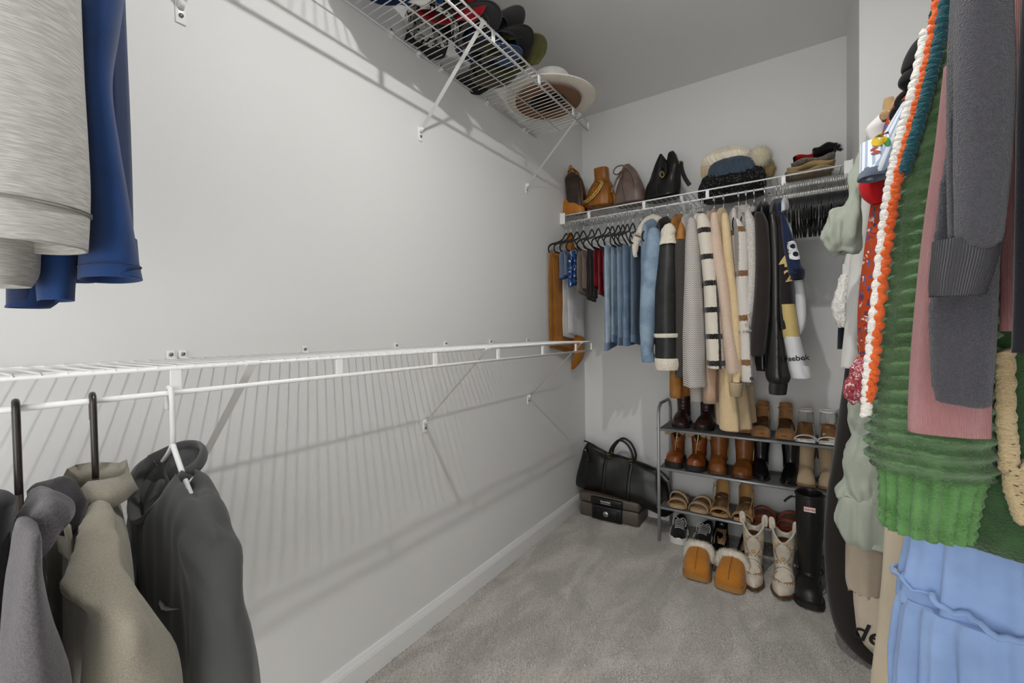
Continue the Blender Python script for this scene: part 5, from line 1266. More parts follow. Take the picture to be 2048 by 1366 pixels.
# pink ribbed top, charcoal and navy sweaters
M_PINK = fabric('#b98282', scale=230, kind='rib', bump=.7, dist=.0025, var=.06)
rgarment('pink_top', 'dusty pink ribbed knit top between cardigan and charcoal sweater', 'top', .735,
    [('sleeve', [(1888, 2010, 120), (1870, 2000, 280), (1853, 1992, 400), (1836, 1990, 540), (1824, 1986, 680), (1817, 1983, 790), (1815, 1981, 868)], M_PINK, dict(seed=4, amp=.02, depth=.55, sq=.85, n=60))], (1.12, M_PINK, {}), 'pink ribbed top', base=.98)
M_GREY = fabric('#403f44', '#4d4c51', scale=700, kind='fuzz', bump=.8, dist=.003); M_GRIB = fabric('#3c3b40', scale=150, kind='rib', bump=.9, dist=.004)
cs, ob = rgarment('sweater', 'fuzzy charcoal grey sweater with ribbed cuff nearest the camera', 'sweater', .60,
    [('sleeve', [(1898, 2016, -60), (1880, 2018, 90), (1871, 2018, 220), (1868, 2014, 340), (1868, 2004, 440), (1870, 1994, 496)], M_GREY, dict(seed=6, amp=.05, depth=.75, nf=3, n=40, inner=0, folds=(.034, 21.0, 1.6, 4))),
     ('ribbed_cuff', [(1864, 2004, 478), (1861, 1997, 515), (1857, 1984, 555), (1857, 1970, 592)], M_GRIB, dict(seed=6, amp=.06, depth=.7, nf=3, n=60, topcap=False, parent='sleeve')),
     ('front_panel', [(1905, 2040, 150), (1872, 2030, 400), (1852, 2022, 600), (1850, 2016, 700), (1851, 2008, 770), (1853, 2003, 815)], M_GREY, dict(seed=8, amp=.02, depth=.34, sq=.85, n=40, yo=.062, inner=0, folds=(.020, 16.0, 1.2, 7)))],
    (1.1, M_GREY, dict(th_bot=.03)), 'charcoal sweater', base=1.02)
rgarment('sweater', 'dark navy knit sweater at the right edge beside the charcoal one', 'sweater', .50,
    [('sleeve', [(2046, 2160, -60), (2034, 2160, 150), (2030, 2160, 400), (2026, 2160, 600), (2022, 2160, 706)], fabric('#17171f', scale=500, kind='fuzz', bump=.3), dict(seed=6, amp=.05, depth=.45, n=36, yo=.14))], (1.1, fabric('#17171f', scale=500, kind='fuzz', bump=.3), {}), 'navy sweater', base=1.05)

# ------------------------------------------------------------------ clothes on the upper left rod
ZUR, ZLR = ZU-DROP, ZL-DROP
def xgarment(name, label, cat, y, zrod, parts, body=None, hang=None, proto=None, base=1.1, stem=.064, gap=0.0, merge=None, rot=0.0):
    root = thing(name, label, cat, (S, y, base)); objs = {}
    if body:
        zh, bm, kw = body
        k = dict(hw_top=.18, hw_bot=.17, th_top=.022, th_bot=.035, slope=.42, seed=int(y*100), amp=.3); k.update(kw)
        bmb = body_cloth((S, y, zrod-stem), (S, y+gap, zh), np.array([math.cos(rot), -math.sin(rot), 0]), np.array([math.sin(rot), math.cos(rot), 0]), inner=not merge, **k); mlist = [bmb]
        if not merge: objs['body'] = bmb.build('body', bm, root)
    for pn, rows, m, kw in parts:
        kw = dict(kw); X = kw.pop('X', .5); par = kw.pop('parent', None); hd = kw.pop('hd', None); pre = kw.pop('pre', [])
        rr = rowsX(rows, X)
        if hd: rr = [(c, w, hd) for c, w in rr]
        rr = pre+rr
        if merge: mlist.append(tube_cloth(rr, EY, EX, inner=0, **kw)); continue
        objs[pn] = tube_cloth(rr, EY, EX, **kw).build(pn, m, objs[par] if par else root)
    if merge: objs['body'] = merge_cloth(mlist, 'body', bm, root, voxel=.006, it=7, folds=merge)
    if hang: place_hanger((S, y, zrod), 'x', hang, None, proto=proto)
    return root, objs
M_HEATH = fabric('#a9a7a1', '#c6c4be', kind='slub', bump=.35, var=.06); M_BLUE = fabric('#1c3a6b', scale=700, var=.14); M_BLUED = fabric('#152c55', scale=700, var=.12)
g, ob = xgarment('polo_shirt', 'heather grey shirt with stitched hem hanging nearest the camera', 'shirt', .06, ZUR,
    [('sleeve', [(-170, 158, -80), (-170, 166, 110), (-170, 173, 240), (-165, 177, 350), (-160, 175, 430), (-155, 172, 492)], M_HEATH, dict(X=.52, hd=.05, seed=3, amp=.025, n=44)),
     ('tail', [(-110, 84, 440), (-110, 80, 500), (-108, 76, 545), (-100, 60, 572)], M_HEATH, dict(X=.46, hd=.03, seed=5, amp=.05, n=36))],
    (1.25, M_HEATH, {}), 'black velvet hanger holding the heather grey shirt', base=1.17)
def seam_ring(row, X, hd, m, parent, seed, amp, n=44, nf=5, r=.0009):
    c, w = rowsX([row], X)[0]
    pts = ringpts(c, EY, EX, w+.0002, hd+.0002, n, seed, amp*.9, 1.0, nf); pts = [tuple(p) for p in pts]
    return MB().tube(pts+[pts[0]], r, 5).build('hem_stitching', m, parent)
seam_ring((-162, 178, 412), .52, .052, fabric('#84827c'), ob['sleeve'], 3, .02)
seam_ring((-162, 178, 417), .52, .052, fabric('#84827c'), ob['sleeve'], 3, .02)
g, ob = xgarment('sweatshirt', 'royal blue sweatshirt behind the heather grey shirt at top left', 'sweatshirt', .19, ZUR,
    [('sleeve', [(130, 250, -60), (135, 233, 60), (140, 217, 180), (150, 232, 300), (160, 246, 380), (165, 259, 460), (160, 270, 520), (158, 279, 560)], M_BLUE, dict(X=.48, hd=.05, seed=7, amp=.03, nf=3, n=40)),
     ('tail', [(60, 175, 400), (62, 160, 500), (70, 150, 560), (74, 147, 602)], M_BLUE, dict(X=.44, hd=.03, seed=9, amp=.04, n=36)),
     ('tail_edge', [(20, 150, 560), (15, 120, 600), (8, 100, 616)], M_BLUED, dict(X=.40, hd=.02, seed=9, amp=.05, n=30))],
    (1.22, M_BLUED, dict(hw_top=.16, hw_bot=.12)), 'black velvet hanger holding the royal blue sweatshirt', base=1.15)
seam_ring((160, 274, 536), .48, .053, fabric('#0f2145'), ob['sleeve'], 7, .03, 40, 3)

# ------------------------------------------------------------------ clothes on the lower left rod
def neckline(root, y, z, m, mi, rx=.072, ry=.040, dip=.045, r=.006, x=S, back=.012):
    P = []
    for a in np.linspace(0, 2*PI, 41):
        P.append((x+rx*math.cos(a), y+ry*math.sin(a), z+back*math.sin(a)-(dip*max(0, -math.sin(a))**1.3)-.012*abs(math.cos(a))**3))
    MB().tube(P, r, 9, flat=(1.7, .8)).build('collar', m, root)
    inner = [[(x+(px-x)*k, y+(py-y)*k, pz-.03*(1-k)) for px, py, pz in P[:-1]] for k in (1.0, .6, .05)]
    MB().loft(inner, False, True).build('neck_shade_fill', mi, root)  # dark sheet over the closed body, coloured like the shade in an open neck
M_SWEAT = fabric('#4a4b49', scale=900, var=.07, bump=.2); M_SWEAT_SHADE = fabric('#2a2b2c', scale=900)  # the darker fabric is the sweatshirt with neck shade put into its colour
YW = .286
gw, ob = xgarment('sweatshirt', 'dark grey crew neck sweatshirt on a white hanger', 'sweatshirt', YW, ZLR,
    [('sleeve', [(393, 470, 1195), (388, 490, 1270), (385, 512, 1366), (380, 528, 1480)], M_SWEAT, dict(pre=[((.38, .282, .880), .014, .02), ((.45, .274, .858), .026, .03), ((.50, .266, .828), .034, .036)], X=.53, hd=.045, seed=4, amp=.03, nf=3, n=36)),
     ('sleeve', [(268, 292, 985), (258, 288, 1060), (254, 286, 1200), (253, 284, 1366)], M_SWEAT, dict(X=.12, hd=.04, seed=6, amp=.05, n=30))],
    (.40, M_SWEAT, dict(hw_top=.222, hw_bot=.205, th_top=.042, th_bot=.05, slope=.50, neck=.062, amp=.18, nf=5, scoop=.075)), None, base=.4, stem=.098, gap=.01, merge=(.014, 17.0, 2.2, 2), rot=.10)
neckline(gw, YW-.004, ZLR-.110, M_SWEAT, M_SWEAT_SHADE, dip=.078, ry=.044, rx=.074)
HW = plastic_hanger(M_WHITEPL, .085); place_hanger((S, YW, ZLR), 'x', 'white plastic hanger holding the dark grey sweatshirt', proto=HW, rot=-.10)
# tick on the chest
patch_on(ob['body'], 342, 1214, [(-.026, -.001), (-.019, -.0075), (-.006, -.0065), (.034, .009), (-.004, -.0012), (-.014, -.001), (-.023, .006)], plain('#e8e6e2', .7), 'chest_logo', .003)
# khaki jacket
M_KHAKI = fabric('#938d7e', '#a09a8b', scale=700, var=.12, bump=.4)
YK = .19
gk, ob = xgarment('jacket', 'washed khaki canvas jacket with frayed collar on a dark hanger', 'jacket', YK, ZLR,
    [('sleeve', [(176, 286, 1215), (164, 322, 1290), (152, 354, 1366), (145, 370, 1480)], M_KHAKI, dict(pre=[((.38, .176, .895), .012, .02), ((.45, .160, .872), .022, .03), ((.50, .146, .842), .029, .036)], X=.53, hd=.05, seed=5, amp=.06, nf=4, n=40)),
     ('sleeve', [(112, 150, 1020), (94, 140, 1100), (90, 140, 1366)], M_KHAKI, dict(X=.14, hd=.03, seed=8, amp=.08, n=30))],
    (.40, M_KHAKI, dict(hw_top=.222, hw_bot=.20, th_top=.032, th_bot=.04, slope=.52, neck=.05, amp=.2, scoop=.04)), None, base=.4, stem=.125, merge=(.013, 17.0, 6.0, 5), rot=.18)
P = []
for t in np.linspace(0, 1, 15):
    a = -PI*.95+t*PI*1.9+PI/2
    P.append([(S+.062*math.cos(a)*1.0, YK+.036*math.sin(a), ZLR-.135-.01*abs(math.cos(a))+h*.034-.02*(math.sin(a) < -.6)) for h in (0, .5, 1)]+[(S+.074*math.cos(a), YK+.044*math.sin(a), ZLR-.135+.008*math.sin(a*3)-.012)])
MB().grid(P).build('collar', M_KHAKI, gk, solid=.004, jitter=(.008, 30, 3))
MB().box((S+.05, YK-.05, ZLR-.20), (S+.105, YK-.044, ZLR-.145), .004).build('pocket_flap', M_KHAKI, gk, jitter=(.006, 25, 2))
HD = plastic_hanger(M_DARKPL, .115); place_hanger((S, YK, ZLR), 'x', 'dark brown plastic hanger holding the khaki jacket', proto=HD, rot=-.18)
# dark hoodie
M_HOOD = fabric('#4b484b', '#5c595c', scale=450, kind='fuzz', bump=.5); M_HOODIN = fabric('#2a272a', scale=300, kind='fuzz', bump=.6)
YH = .105
gh, ob = xgarment('hoodie', 'charcoal fleece hoodie at the lower left corner', 'hoodie', YH, ZLR,
    [('sleeve', [(34, 78, 1050), (27, 80, 1110), (20, 82, 1150), (12, 100, 1250), (4, 128, 1353), (0, 145, 1480)], M_HOOD, dict(X=.55, hd=.045, seed=5, amp=.05, nf=4, n=40))],
    (.40, M_HOOD, dict(hw_top=.20, hw_bot=.19, th_top=.028, th_bot=.03, slope=.5, amp=.2)), None, base=.4, stem=.14, merge=(.011, 14.0, 4.0, 3), rot=.12)
merge_cloth([tube_cloth([(c, w, .045) for c, w in rowsX([(66, 112, 988), (40, 138, 1012), (28, 142, 1040), (30, 112, 1078), (34, 82, 1104)], .50)], EY, EX, n=40, amp=.06, seed=3, nf=4, inner=0)], 'hood', M_HOOD, gh, voxel=.005, it=3, folds=(.012, 26.0, 8.0, 3))
MB().tube(smoothpath([(S-.02, YH+.03, ZLR-.125), (S+.03, YH+.045, ZLR-.115), (S+.075, YH+.045, ZLR-.135), (S+.08, YH+.03, ZLR-.16)], 6), .015, 12).build('hood_rim', M_HOODIN, gh, jitter=(.004, 50, 2))
HD2 = plastic_hanger(M_DARKPL, .115); place_hanger((S, YH+.008, ZLR), 'x', 'dark brown plastic hanger holding the charcoal hoodie', proto=HD2, rot=-.12)
gx, ob = xgarment('dark_jacket', 'black jacket squeezed in at the left edge behind the hoodie', 'jacket', .02, ZLR,
    [('sleeve', [(-60, 30, 1000), (-70, 22, 1100), (-70, 16, 1366)], fabric('#17171b'), dict(X=.48, hd=.04, seed=5, amp=.06, n=30))],
    (.40, fabric('#17171b'), {}), None, base=.4, stem=.1)
place_hanger((S, .02, ZLR), 'x', 'black velvet hanger holding the black jacket at the left edge', None)

# ------------------------------------------------------------------ bags, beanies and scarves on the back shelf
ZD = ZB+.0058
def softbag(rows, Y, hd, n=40, sq=.7, amp=.03, seed=1, sub=6, top=True, nf=5, disp=None):
    rr = rowsY(rows, Y); rr = [(c, w, (hd[i] if isinstance(hd, (list, tuple)) else hd)) for i, (c, w) in enumerate(rr)]
    return tube_cloth(rr, EX, EY, n=n, sq=sq, amp=amp, seed=seed, sub=sub, inner=0, topcap=top, nf=nf, disp=disp)
def fit_base(root): pass
YG = 2.44
M_MONO = leather('#2f2119', '#45342a', .45, 300, .2, .3)
pb = thing('shoulder_bag', 'slouchy dark brown bag with tan base against the left wall', 'handbag', aty(1146, 426, 2.40))
softbag([(1136, 1150, 349), (1132, 1160, 356), (1134, 1166, 372), (1136, 1170, 392), (1138, 1172, 410), (1140, 1172, 427)], 2.40, [.02, .032, .045, .05, .05, .045], seed=4, amp=.08).build('body', M_MONO, pb)
softbag([(1127, 1146, 400), (1125, 1160, 410), (1125, 1168, 420), (1127, 1168, 429)], 2.368, [.01, .018, .024, .024], seed=5, amp=.06).build('tan_base', leather('#b3701f', '#c47e2a', .4), pb)
def leopardmat():
    t = NT('leopard'); co = t.coord(); v = t.n('ShaderNodeTexVoronoi', Scale=95.0); t.l(co, v.inputs[0])
    t.col(t.ramp(v.outputs[0], [(0, '#8a5a2c'), (.22, '#8a5a2c'), (.3, '#1f130c'), (.48, '#1f130c'), (.56, '#b98a52')])); return t.done(.8, 0, .2)
softbag([(1139, 1142, 331), (1137, 1148, 338), (1136, 1156, 346), (1137, 1160, 354)], 2.41, [.006, .012, .016, .018], seed=6, amp=.03).build('leopard_flap', leopardmat(), pb)
MB().tube(smoothpath([aty(1160, 362, 2.365), aty(1163, 380, 2.352), aty(1164, 398, 2.350), aty(1166, 410, 2.36)], 6), .004, 8, flat=(1.6, .6)).build('strap', leather('#5a3618', None, .5), pb)
# tan bucket bag
M_BUCK = leather('#8f561c', '#a3671f', .42, 350, .15)
bb = thing('bucket_bag', 'tan leather bucket bag with gold chain strap', 'handbag', aty(1197, 416, YG))
b_ = softbag([(1189, 1216, 338), (1190, 1217, 350), (1190, 1218, 361), (1184, 1223, 372), (1177, 1226, 388), (1171, 1229, 402), (1168, 1229, 415)], YG, [.035, .036, .034, .048, .06, .065, .062], seed=7, amp=.05, nf=11, n=66, top=False).build('body', M_BUCK, bb)
MB().lathe([(1, 0), (.02, -.004)], 20, tuple(aty(1202, 342, YG)), .040, .033).build('lining', leather('#4a2b0f'), bb)
ch = smoothpath([aty(1199, 362, 2.390), aty(1204, 366, 2.378), aty(1199, 376, 2.368), aty(1190, 388, 2.362), aty(1180, 398, 2.360), aty(1168, 405, 2.362)], 4)
for i in range(0, len(ch)-1):
    a, b = Vector(tuple(ch[i])), Vector(tuple(ch[i+1])); d = (b-a).normalized(); mid = (a+b)/2; nrm = Vector((0, -1, 0)); nrm = (nrm-d*nrm.dot(d)).normalized(); sd = d.cross(nrm)
    if i % 2: sd = (sd+nrm*.9).normalized()
    MB().tube([mid+d*math.cos(t)*.0125+sd*math.sin(t)*.0082 for t in np.linspace(0, 2*PI, 13)], .0027, 6).build('chain_link', plain('#dcb872', .25, metal=.9), bb)
MB().tube(smoothpath([aty(1190, 362, 2.401), aty(1203, 360, 2.396), aty(1217, 363, 2.402)], 6), .003, 6).build('drawstring', M_BUCK, bb)
MB().tube(smoothpath([aty(1222, 372, 2.40), aty(1228, 392, 2.385), aty(1231, 410, 2.385)], 6), .005, 8, flat=(1.7, .5)).build('side_strap', M_BUCK, bb)
MB().tube(smoothpath([aty(1164, 404, 2.375), aty(1172, 412, 2.365), aty(1185, 416, 2.365)], 6), .0055, 8, flat=(1.7, .5)).build('shoulder_strap', leather('#5d3312', None, .45), bb)
# taupe satchel
M_TAUPE = leather('#6d5a52', '#7a675e', .4, 450, .12)
tb = thing('satchel', 'taupe leather dome satchel with thin handles', 'handbag', aty(1262, 408, YG))
softbag([(1247, 1262, 332), (1244, 1271, 342), (1241, 1279, 358), (1236, 1286, 376), (1232, 1291, 394), (1229, 1292, 409)], YG, [.018, .034, .05, .062, .07, .068], seed=8, amp=.015, sq=.6).build('body', M_TAUPE, tb)
MB().tube(smoothpath([aty(1262, 345, 2.385), aty(1256, 336, 2.37), aty(1244, 331, 2.36), aty(1232, 335, 2.355), aty(1227, 345, 2.36), aty(1234, 349, 2.365), aty(1244, 342, 2.37)], 6), .0042, 8, flat=(1.4, .7)).build('handle', M_TAUPE, tb)
MB().tube(smoothpath([aty(1243, 346, 2.385), aty(1234, 358, 2.37), aty(1228, 372, 2.36), aty(1223, 385, 2.36)], 6), .0042, 8, flat=(1.4, .7)).build('shoulder_strap', M_TAUPE, tb)
for u in (1266, 1284):
    MB().tube(smoothpath([aty(u-6, 348 if u < 1270 else 358, 2.372), aty(u-1, 356 if u < 1270 else 366, 2.364), aty(u+2, 372 if u < 1270 else 380, 2.362)], 5), .0022, 6).build('handle_tab', leather('#4e3f39', None, .45), tb)
MB().tube(smoothpath([aty(1246, 344, 2.39), aty(1244, 366, 2.375), aty(1248, 392, 2.366), aty(1250, 408, 2.366)], 5), .0014, 5).build('seam', leather('#4e3f39', None, .45), tb)
MB().tube(smoothpath([aty(1247, 336, 2.40), aty(1244, 346, 2.38), aty(1241, 356, 2.375)], 5), .003, 6).build('zipper', M_BRASS, tb)
# black tote
M_BTOTE = leather('#0d0d0d', '#161616', .3, 420, .12)
tt = thing('tote_bag', 'large black leather tote with gold clasp', 'handbag', aty(1336, 396, YG))
rr = []
for k in range(30):
    s = k/29; r = []
    v = lerp(318, 398, s**1.0); L_ = interp(s, [0, .3, .7, 1], [1315, 1304, 1293, 1289]); Rr = interp(s, [0, .25, .7, 1], [1356, 1364, 1362, 1361])
    a = aty(L_, v, YG); b = aty(Rr, v, YG); c = (a+b)/2; w = (b[0]-a[0])/2; hd = interp(s, [0, .3, 1], [.03, .05, .07])
    for i in range(72):
        an = 2*PI*i/72; ca = math.copysign(abs(math.cos(an))**.75, math.cos(an)); sa = math.sin(an)
        up = (1-s)**1.6*(.030-.066*math.exp(-((ca+.14)/.20)**2)-.034*(max(0, abs(ca)-.6)/.4)**2)
        r.append((c[0]+w*ca, c[1]+hd*sa*(1-.5*(1-s)*(1-abs(ca))), c[2]+up))
    rr.append(r)
MB().loft(rr).build('body', M_BTOTE, tt, jitter=(.006, 14, 3))
MB().tube(smoothpath([aty(1327, 336, 2.398), aty(1330, 326, 2.402), aty(1331, 345, 2.388), aty(1326, 352, 2.382)], 5), .0075, 10, flat=(1.3, .6)).build('closure_strap', M_BTOTE, tt)
MB().tube([tuple(aty(1324+4*math.cos(t), 349+6*math.sin(t), 2.374)) for t in np.linspace(0, 2*PI, 14)], .0025, 6).build('gold_clasp', M_BRASS, tt)
MB().tube([tuple(aty(1361+3*math.cos(t), 325+3.5*math.sin(t), 2.385)) for t in np.linspace(0, 2*PI, 12)], .002, 6).build('gold_ring', M_BRASS, tt)
MB().tube(smoothpath([aty(1362, 324, 2.39), aty(1364, 340, 2.375), aty(1370, 356, 2.365), aty(1379, 370, 2.36)], 6), .0085, 10, flat=(1.2, .7)).build('handle', M_BTOTE, tt)
MB().tube(smoothpath([aty(1316, 366, 2.380), aty(1314, 380, 2.374), aty(1313, 396, 2.372)], 5), .0013, 5).build('seam', M_BTOTE, tt)
# beanies
M_BEANW = fabric('#ece1cc', scale=500, bump=.4); M_BEANT = fabric('#d2ba97', scale=500, bump=.4)
def beanie(label, rows, Y, hd, m, seed, group='beanies stacked on the back shelf', name='beanie'):
    r = thing(name, label, 'hat', aty((rows[-1][0]+rows[-1][1])/2, rows[-1][2], Y), group)
    o = softbag(rows, Y, hd, n=168, amp=.05, seed=seed, nf=9, sq=.75, disp=lambda a, L: .0034*math.sin(a*28+1.2*math.sin(L*90))); return r, o.build('knit_body', m, r, jitter=(.003, 40, seed))
def sequinmat():
    t = NT('sequin_knit'); co = t.coord(); v = t.n('ShaderNodeTexVoronoi', Scale=300.0); t.l(co, v.inputs[0]); w = t.n('ShaderNodeTexWhiteNoise'); t.l(v.outputs[2], w.inputs[0])
    t.col(t.ramp(w.outputs[0], [(0, '#0c0c0e'), (.93, '#101013'), (.94, '#8d9096')], const=True)); t.bump(v.outputs[0], 1.0, .006); return t.done(.5, 0, .5)
r_, o_ = beanie('black sequinned knit beanie at the bottom of the beanie stack', [(1408, 1524, 348), (1402, 1530, 358), (1399, 1532, 372), (1400, 1530, 388), (1408, 1526, 398)], 2.44, [.06, .07, .075, .075, .065], sequinmat(), 3)
r_, o_ = beanie('blue grey knit beanie folded on the black sequinned one', [(1420, 1504, 328), (1417, 1508, 336), (1416, 1510, 346), (1420, 1512, 354)], 2.425, [.05, .055, .06, .055], fabric('#3f4d5a', scale=500, bump=.4), 5)
r_, o_ = beanie('tan ribbed beanie with black badge in the beanie stack', [(1408, 1490, 320), (1404, 1496, 328), (1404, 1500, 342), (1408, 1504, 354)], 2.49, [.05, .06, .06, .055], M_BEANT, 6)
bp = MB().box(tuple(aty(1432, 335, 2.425)-np.array([0, .003, 0])), tuple(aty(1466, 322, 2.425)+np.array([0, .003, 0])), .001).build('badge', plain('#15120d', .6), o_, smooth=False)
for (u, v, rr_) in ((1450, 327, .012),): MB().tube([tuple(aty(u, v, 2.418)), tuple(aty(u, v, 2.415))], [rr_, rr_*.8], 14).build('badge_emblem', plain('#c3a23e', .4, metal=.5), o_)
for u in (1437, 1463): MB().box(tuple(aty(u-1.2, 334, 2.4215)), tuple(aty(u+1.2, 324, 2.4175))).build('badge_bar', plain('#c3a23e', .4, metal=.5), o_, smooth=False)
r_, o_ = beanie('cream cable knit beanie with big pompom on top of the stack', [(1412, 1490, 308), (1405, 1496, 313), (1404, 1498, 322), (1408, 1494, 330)], 2.475, [.05, .06, .06, .05], M_BEANW, 7)
def pompom(parent, c, rad, m, seed, n=2600):
    core = MB().ball(c, rad*.6, n=16, m=10); o = core.build('pompom_core', m, parent); rs = random.Random(seed); pts = []
    for _ in range(900):
        d = Vector((rs.gauss(0, 1), rs.gauss(0, 1), rs.gauss(0, 1))).normalized(); pts.append((Vector(tuple(c))+d*rad*.55, d))
    f = fuzz(pts, rad*.55, n, seed, .0011).build('pompom_fur', m, o); return o
pompom(r_, aty(1519, 316, 2.44), .060, fabric('#efe0b8', '#faf2dc', scale=300, kind='fuzz', bump=.3), 5)
r_, o_ = beanie('beige knit beanie with smaller tan pompom behind the stack', [(1470, 1512, 338), (1468, 1530, 345), (1470, 1536, 356), (1474, 1536, 362)], 2.53, [.03, .04, .045, .04], M_BEANT, 8)
pompom(r_, aty(1530, 340, 2.50), .052, fabric('#c2a468', '#d8bf88', scale=300, kind='fuzz', bump=.3), 6)
# folded scarves
def folded(label, rows, Y, hd, m, seed, fringe=None):
    """a folded cloth slab: rows of (left px, right px, v mid, half height px)"""
    uL, uR, vL, vR, hh = rows
    a = aty(uL, vL, Y); b = aty(uR, vR, Y); n = 26; h = hh/400.0; ring = []
    r = thing('folded_scarf', label, 'scarf', (a+b)/2-np.array([0, 0, h]), 'folded scarves and gloves on the back shelf')
    R_ = []
    for j in range(n+1):
        t = j/n; c = a+(b-a)*t; e = max(.25, min(1, math.sqrt(max(0, 1-abs(2*t-1)**6)))); wv = .006*math.sin(t*9+seed)
        R_.append([(c[0]+.004*math.sin(an*2+seed), c[1]+hd*math.copysign(abs(math.cos(an))**.5, math.cos(an)), c[2]+wv+h*e*math.sin(an)*(1+.3*mnoise.noise(Vector((t*4, seed, math.cos(an)))))) for an in [2*PI*i/20 for i in range(20)]])
    o = MB().loft(R_).build('folded_cloth', m, r)
    fr_ = [(x, y-.001, z) for x, y, z in [q[10] for q in R_]]
    MB().tube(fr_, .0022, 6).build('fold_edge', m, o)
    return r, o
ws = [('khaki cable knit scarf at the bottom of the folded pile', (1572, 1664, 357, 342, 7), 2.43, .075, fabric('#8d7a58', '#a5916c', scale=150, kind='fuzz', bump=.9, dist=.005)),
      ('tan wool scarf folded second from the bottom of the pile', (1576, 1668, 346, 328, 5), 2.43, .072, fabric('#b59a66', scale=400, kind='fuzz', bump=.5)),
      ('grey patterned scarf folded in the middle of the pile', (1584, 1668, 335, 317, 4.5), 2.425, .07, fabric('#5c5450', '#8d857c', scale=120, kind='fuzz', bump=.5)),
      ('black and red scarf folded below the top of the pile', (1588, 1664, 325, 307, 4.5), 2.42, .066, None),
      ('black knit scarf lying on top of the folded pile', (1626, 1672, 306, 293, 5.5), 2.43, .055, fabric('#121212', scale=300, kind='fuzz', bump=.6))]
tm = NT('black_red_scarf'); sp = tm.n('ShaderNodeSeparateXYZ'); tm.l(tm.coord('Object'), sp.inputs[0]); tm.col(tm.ramp(tm.math('ADD', tm.math('MULTIPLY', sp.outputs[0], 3.5), .5), [(0, '#151212'), (.28, '#151212'), (.281, '#a81d1c'), (.5, '#a81d1c'), (.501, '#151212')])); M_BR = tm.done(.9, 0, .2)
for i, (lab, rows, Y, hd, m) in enumerate(ws): r_, o_ = folded(lab, rows, Y, hd, m or M_BR, i*2+1)
kn = [(tuple(aty(1672+R.uniform(-4, 8), 296+R.uniform(-4, 6), 2.43+R.uniform(-.04, .04))), (1, -.2, .5)) for _ in range(30)]
fuzz(kn, .018, 200, 9, .0012).build('fringe', fabric('#121212', scale=300, kind='fuzz', bump=.6), r_)

# ------------------------------------------------------------------ caps and hats on the upper shelf
ZC = ZU+.0056
def ballcap(label, loc, rotz, m, mb=None, tilt=(0, 0), rad=.088, h=.105, under=None, patch=None, button_m=None):
    r = thing('ball_cap', label, 'cap', (0, 0, 0), 'caps on the upper shelf'); mb = mb or m
    n = 30; rings = []
    for j in range(13):
        t = j/12*PI/2*.985; rr = rad*math.cos(t)**.85; rings.append([(rr*1.08*math.cos(2*PI*i/n)*(1+.012*math.cos(6*2*PI*i/n)), rr*math.sin(2*PI*i/n)*(1+.012*math.cos(6*2*PI*i/n)), h*math.sin(t)**.9) for i in range(n)])
    inner = [[(x*.95, y*.95, z*.95) for x, y, z in q] for q in reversed(rings)]
    c = MB().loft(inner+rings).build('crown', m, r)
    P = []
    for k in range(7):
        t = k/6; P.append([(rad*1.05*math.cos(a)*(1)+t*.070*math.cos(a*.9)**.6, rad*.96*math.sin(a)*(1+.10*t*(1-abs(a)/1.2)), .004-.020*(math.sin(a)**2)*(.4+.6*t)-.006*t) for a in np.linspace(-1.08, 1.08, 19)])
    MB().grid(P).build('brim', mb, r, solid=.004)
    MB().ball((0, 0, h+.002), .007, n=10, m=6).build('button', mb, r)
    MB().tube([(rad*1.075*math.cos(a), rad*1.0*math.sin(a), .008) for a in np.linspace(0, 2*PI, 31)], .006, 6, flat=(.4, 1.5)).build('sweatband', under or m, r)
    if patch:
        MB().box((rad*.90, -.026, .030), (rad*.955+.006, .026, .062), .002).build('front_patch', patch, r)
    r.rotation_euler = (tilt[0], tilt[1], rotz); r.location = tuple(map(float, loc)); return r
capw = fabric('#d5d3cf'); capn = fabric('#1b2b52'); capk = fabric('#161616')
ballcap('navy and white cap farthest left on the upper shelf', (.15, .90, ZC+.005), .5, capn, capw, rad=.09)
ballcap('bright blue cap beside the navy and white cap', (.19, 1.00, ZC+.028), -.4, fabric('#1f57a6'), fabric('#2364b8'), tilt=(.1, .1))
ballcap('red cap in the row of caps on the upper shelf', (.21, 1.075, ZC+.026), .3, fabric('#9c1220'), fabric('#a81626'), tilt=(-.1, .05), rad=.085)
ballcap('black and white patterned mesh cap under the red cap', (.115, 1.135, ZC+.016), 2.6, floralmat('#1b1b1b', ['#cfcdc8', '#e4e2de', '#8f8d88'], 40, .42), capk, tilt=(.12, 0), patch=plain('#dcdad6', .7))
ballcap('plain black cap in the middle of the cap row', (.215, 1.185, ZC+.020), -.15, capk, fabric('#1c1c1d'), tilt=(0, .06))
ballcap('grey wool cap with upturned front beside the black cap', (.235, 1.285, ZC+.035), .1, fabric('#4b4846', '#5f5c59', scale=450, kind='fuzz', bump=.4), fabric('#3a3836'), tilt=(.15, -.25))
ballcap('black cap with curved brim showing past the shelf edge', (.225, 1.36, ZC+.022), .05, fabric('#20242f'), capk, tilt=(-.1, -.12))
ballcap('washed denim blue cap under the olive cap', (.17, 1.345, ZC+.026), .4, fabric('#2d3d5e', var=.25), fabric('#33456a'), tilt=(.05, .1))
ballcap('olive green cap with round brim over the shelf edge', (.235, 1.435, ZC+.024), .12, fabric('#4a4a2c'), fabric('#57572f'), tilt=(-.15, -.18))
ballcap('khaki and black mesh trucker cap beside the straw hat', (.135, 1.47, ZC+.012), 3.4, fabric('#5f5a4b', var=.2), capk, tilt=(.08, .05), patch=capk)
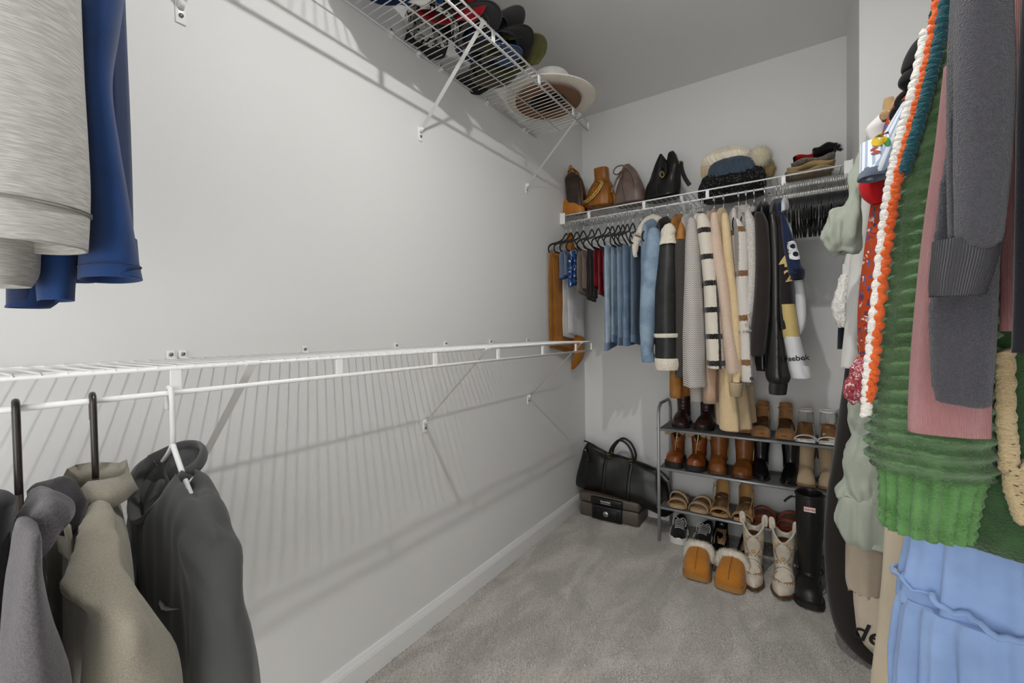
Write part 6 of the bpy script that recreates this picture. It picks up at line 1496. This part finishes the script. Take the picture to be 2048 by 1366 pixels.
def brimhat(label, loc, R0, crown_r, crown_h, m, name, tilt=(0, 0), under=None, band_m=None, droop=.0, rings_=0, sx=1.0):
    r = thing(name, label, 'hat', (0, 0, 0), 'hats on the upper shelf'); n = 56
    # brim as a thin disc with curl
    def pr(k, a): return (lerp(crown_r, R0, k))
    top, bot = [], []
    for k in np.linspace(0, 1, 16):
        rr = lerp(crown_r, R0, k); zz = droop*k**2
        rip = .0011*math.cos(k*rings_*2*PI) if rings_ else 0
        top.append([(rr*sx*math.cos(2*PI*i/n), rr*math.sin(2*PI*i/n), .004+zz+rip+.004*k*math.sin(2*2*PI*i/n)) for i in range(n)])
        bot.append([(rr*sx*math.cos(2*PI*i/n), rr*math.sin(2*PI*i/n), zz+rip+.004*k*math.sin(2*2*PI*i/n)) for i in range(n)])
    mt = MB().loft(top+[bot[-1]], False, False); o = mt.build('brim', m, r)
    MB().loft(bot, False, False).build('brim_underside', under or m, r)
    prof = [(crown_r*1.0, .003), (crown_r*.98, crown_h*.35), (crown_r*.93, crown_h*.7), (crown_r*.82, crown_h*.92), (crown_r*.55, crown_h), (crown_r*.2, crown_h*.97)]
    MB().lathe([(a, b) for a, b, *_ in smoothpath(prof, 4)], 40, (0, 0, 0), sx, 1, cap0=False).build('crown', m, r)
    MB().lathe([(a*.96, b*.96-.002) for a, b, *_ in smoothpath(prof, 4)], 40, (0, 0, 0), sx, 1, cap0=False).build('crown_inside', under or m, r)
    if band_m: MB().lathe([(crown_r*1.012, .006), (crown_r*1.0, .030)], 40, (0, 0, 0), sx, 1, False, False).build('hat_band', band_m, r)
    r.rotation_euler = (tilt[0], tilt[1], 0); r.location = tuple(map(float, loc)); return r
M_FELT = fabric('#6d4420', scale=500, kind='fuzz', bump=.2); M_FELTIN = fabric('#38210f', scale=500, kind='fuzz', bump=.2)
M_STRAW = fabric('#d8cfc0', '#e6ded0', scale=400, bump=.4); M_STRAWW = fabric('#dedcd7', scale=500, bump=.3)
bh = brimhat('brown felt hat lying on the shelf wires under the straw hat', (.225, 1.775, ZC+.002), .150, .085, .10, M_FELT, 'felt_hat', under=M_FELT, band_m=M_FELTIN)
for ch_ in bh.children:
    if ch_.name.startswith('crown_inside'): ch_.data.materials[0] = M_FELTIN
brimhat('white straw sun hat with wide braided brim, reaching past the shelf edge', (.225, 1.80, ZC+.018), .205, .095, .125, M_STRAWW, 'straw_hat', under=M_STRAW, rings_=8, tilt=(-.02, .03), droop=.008)
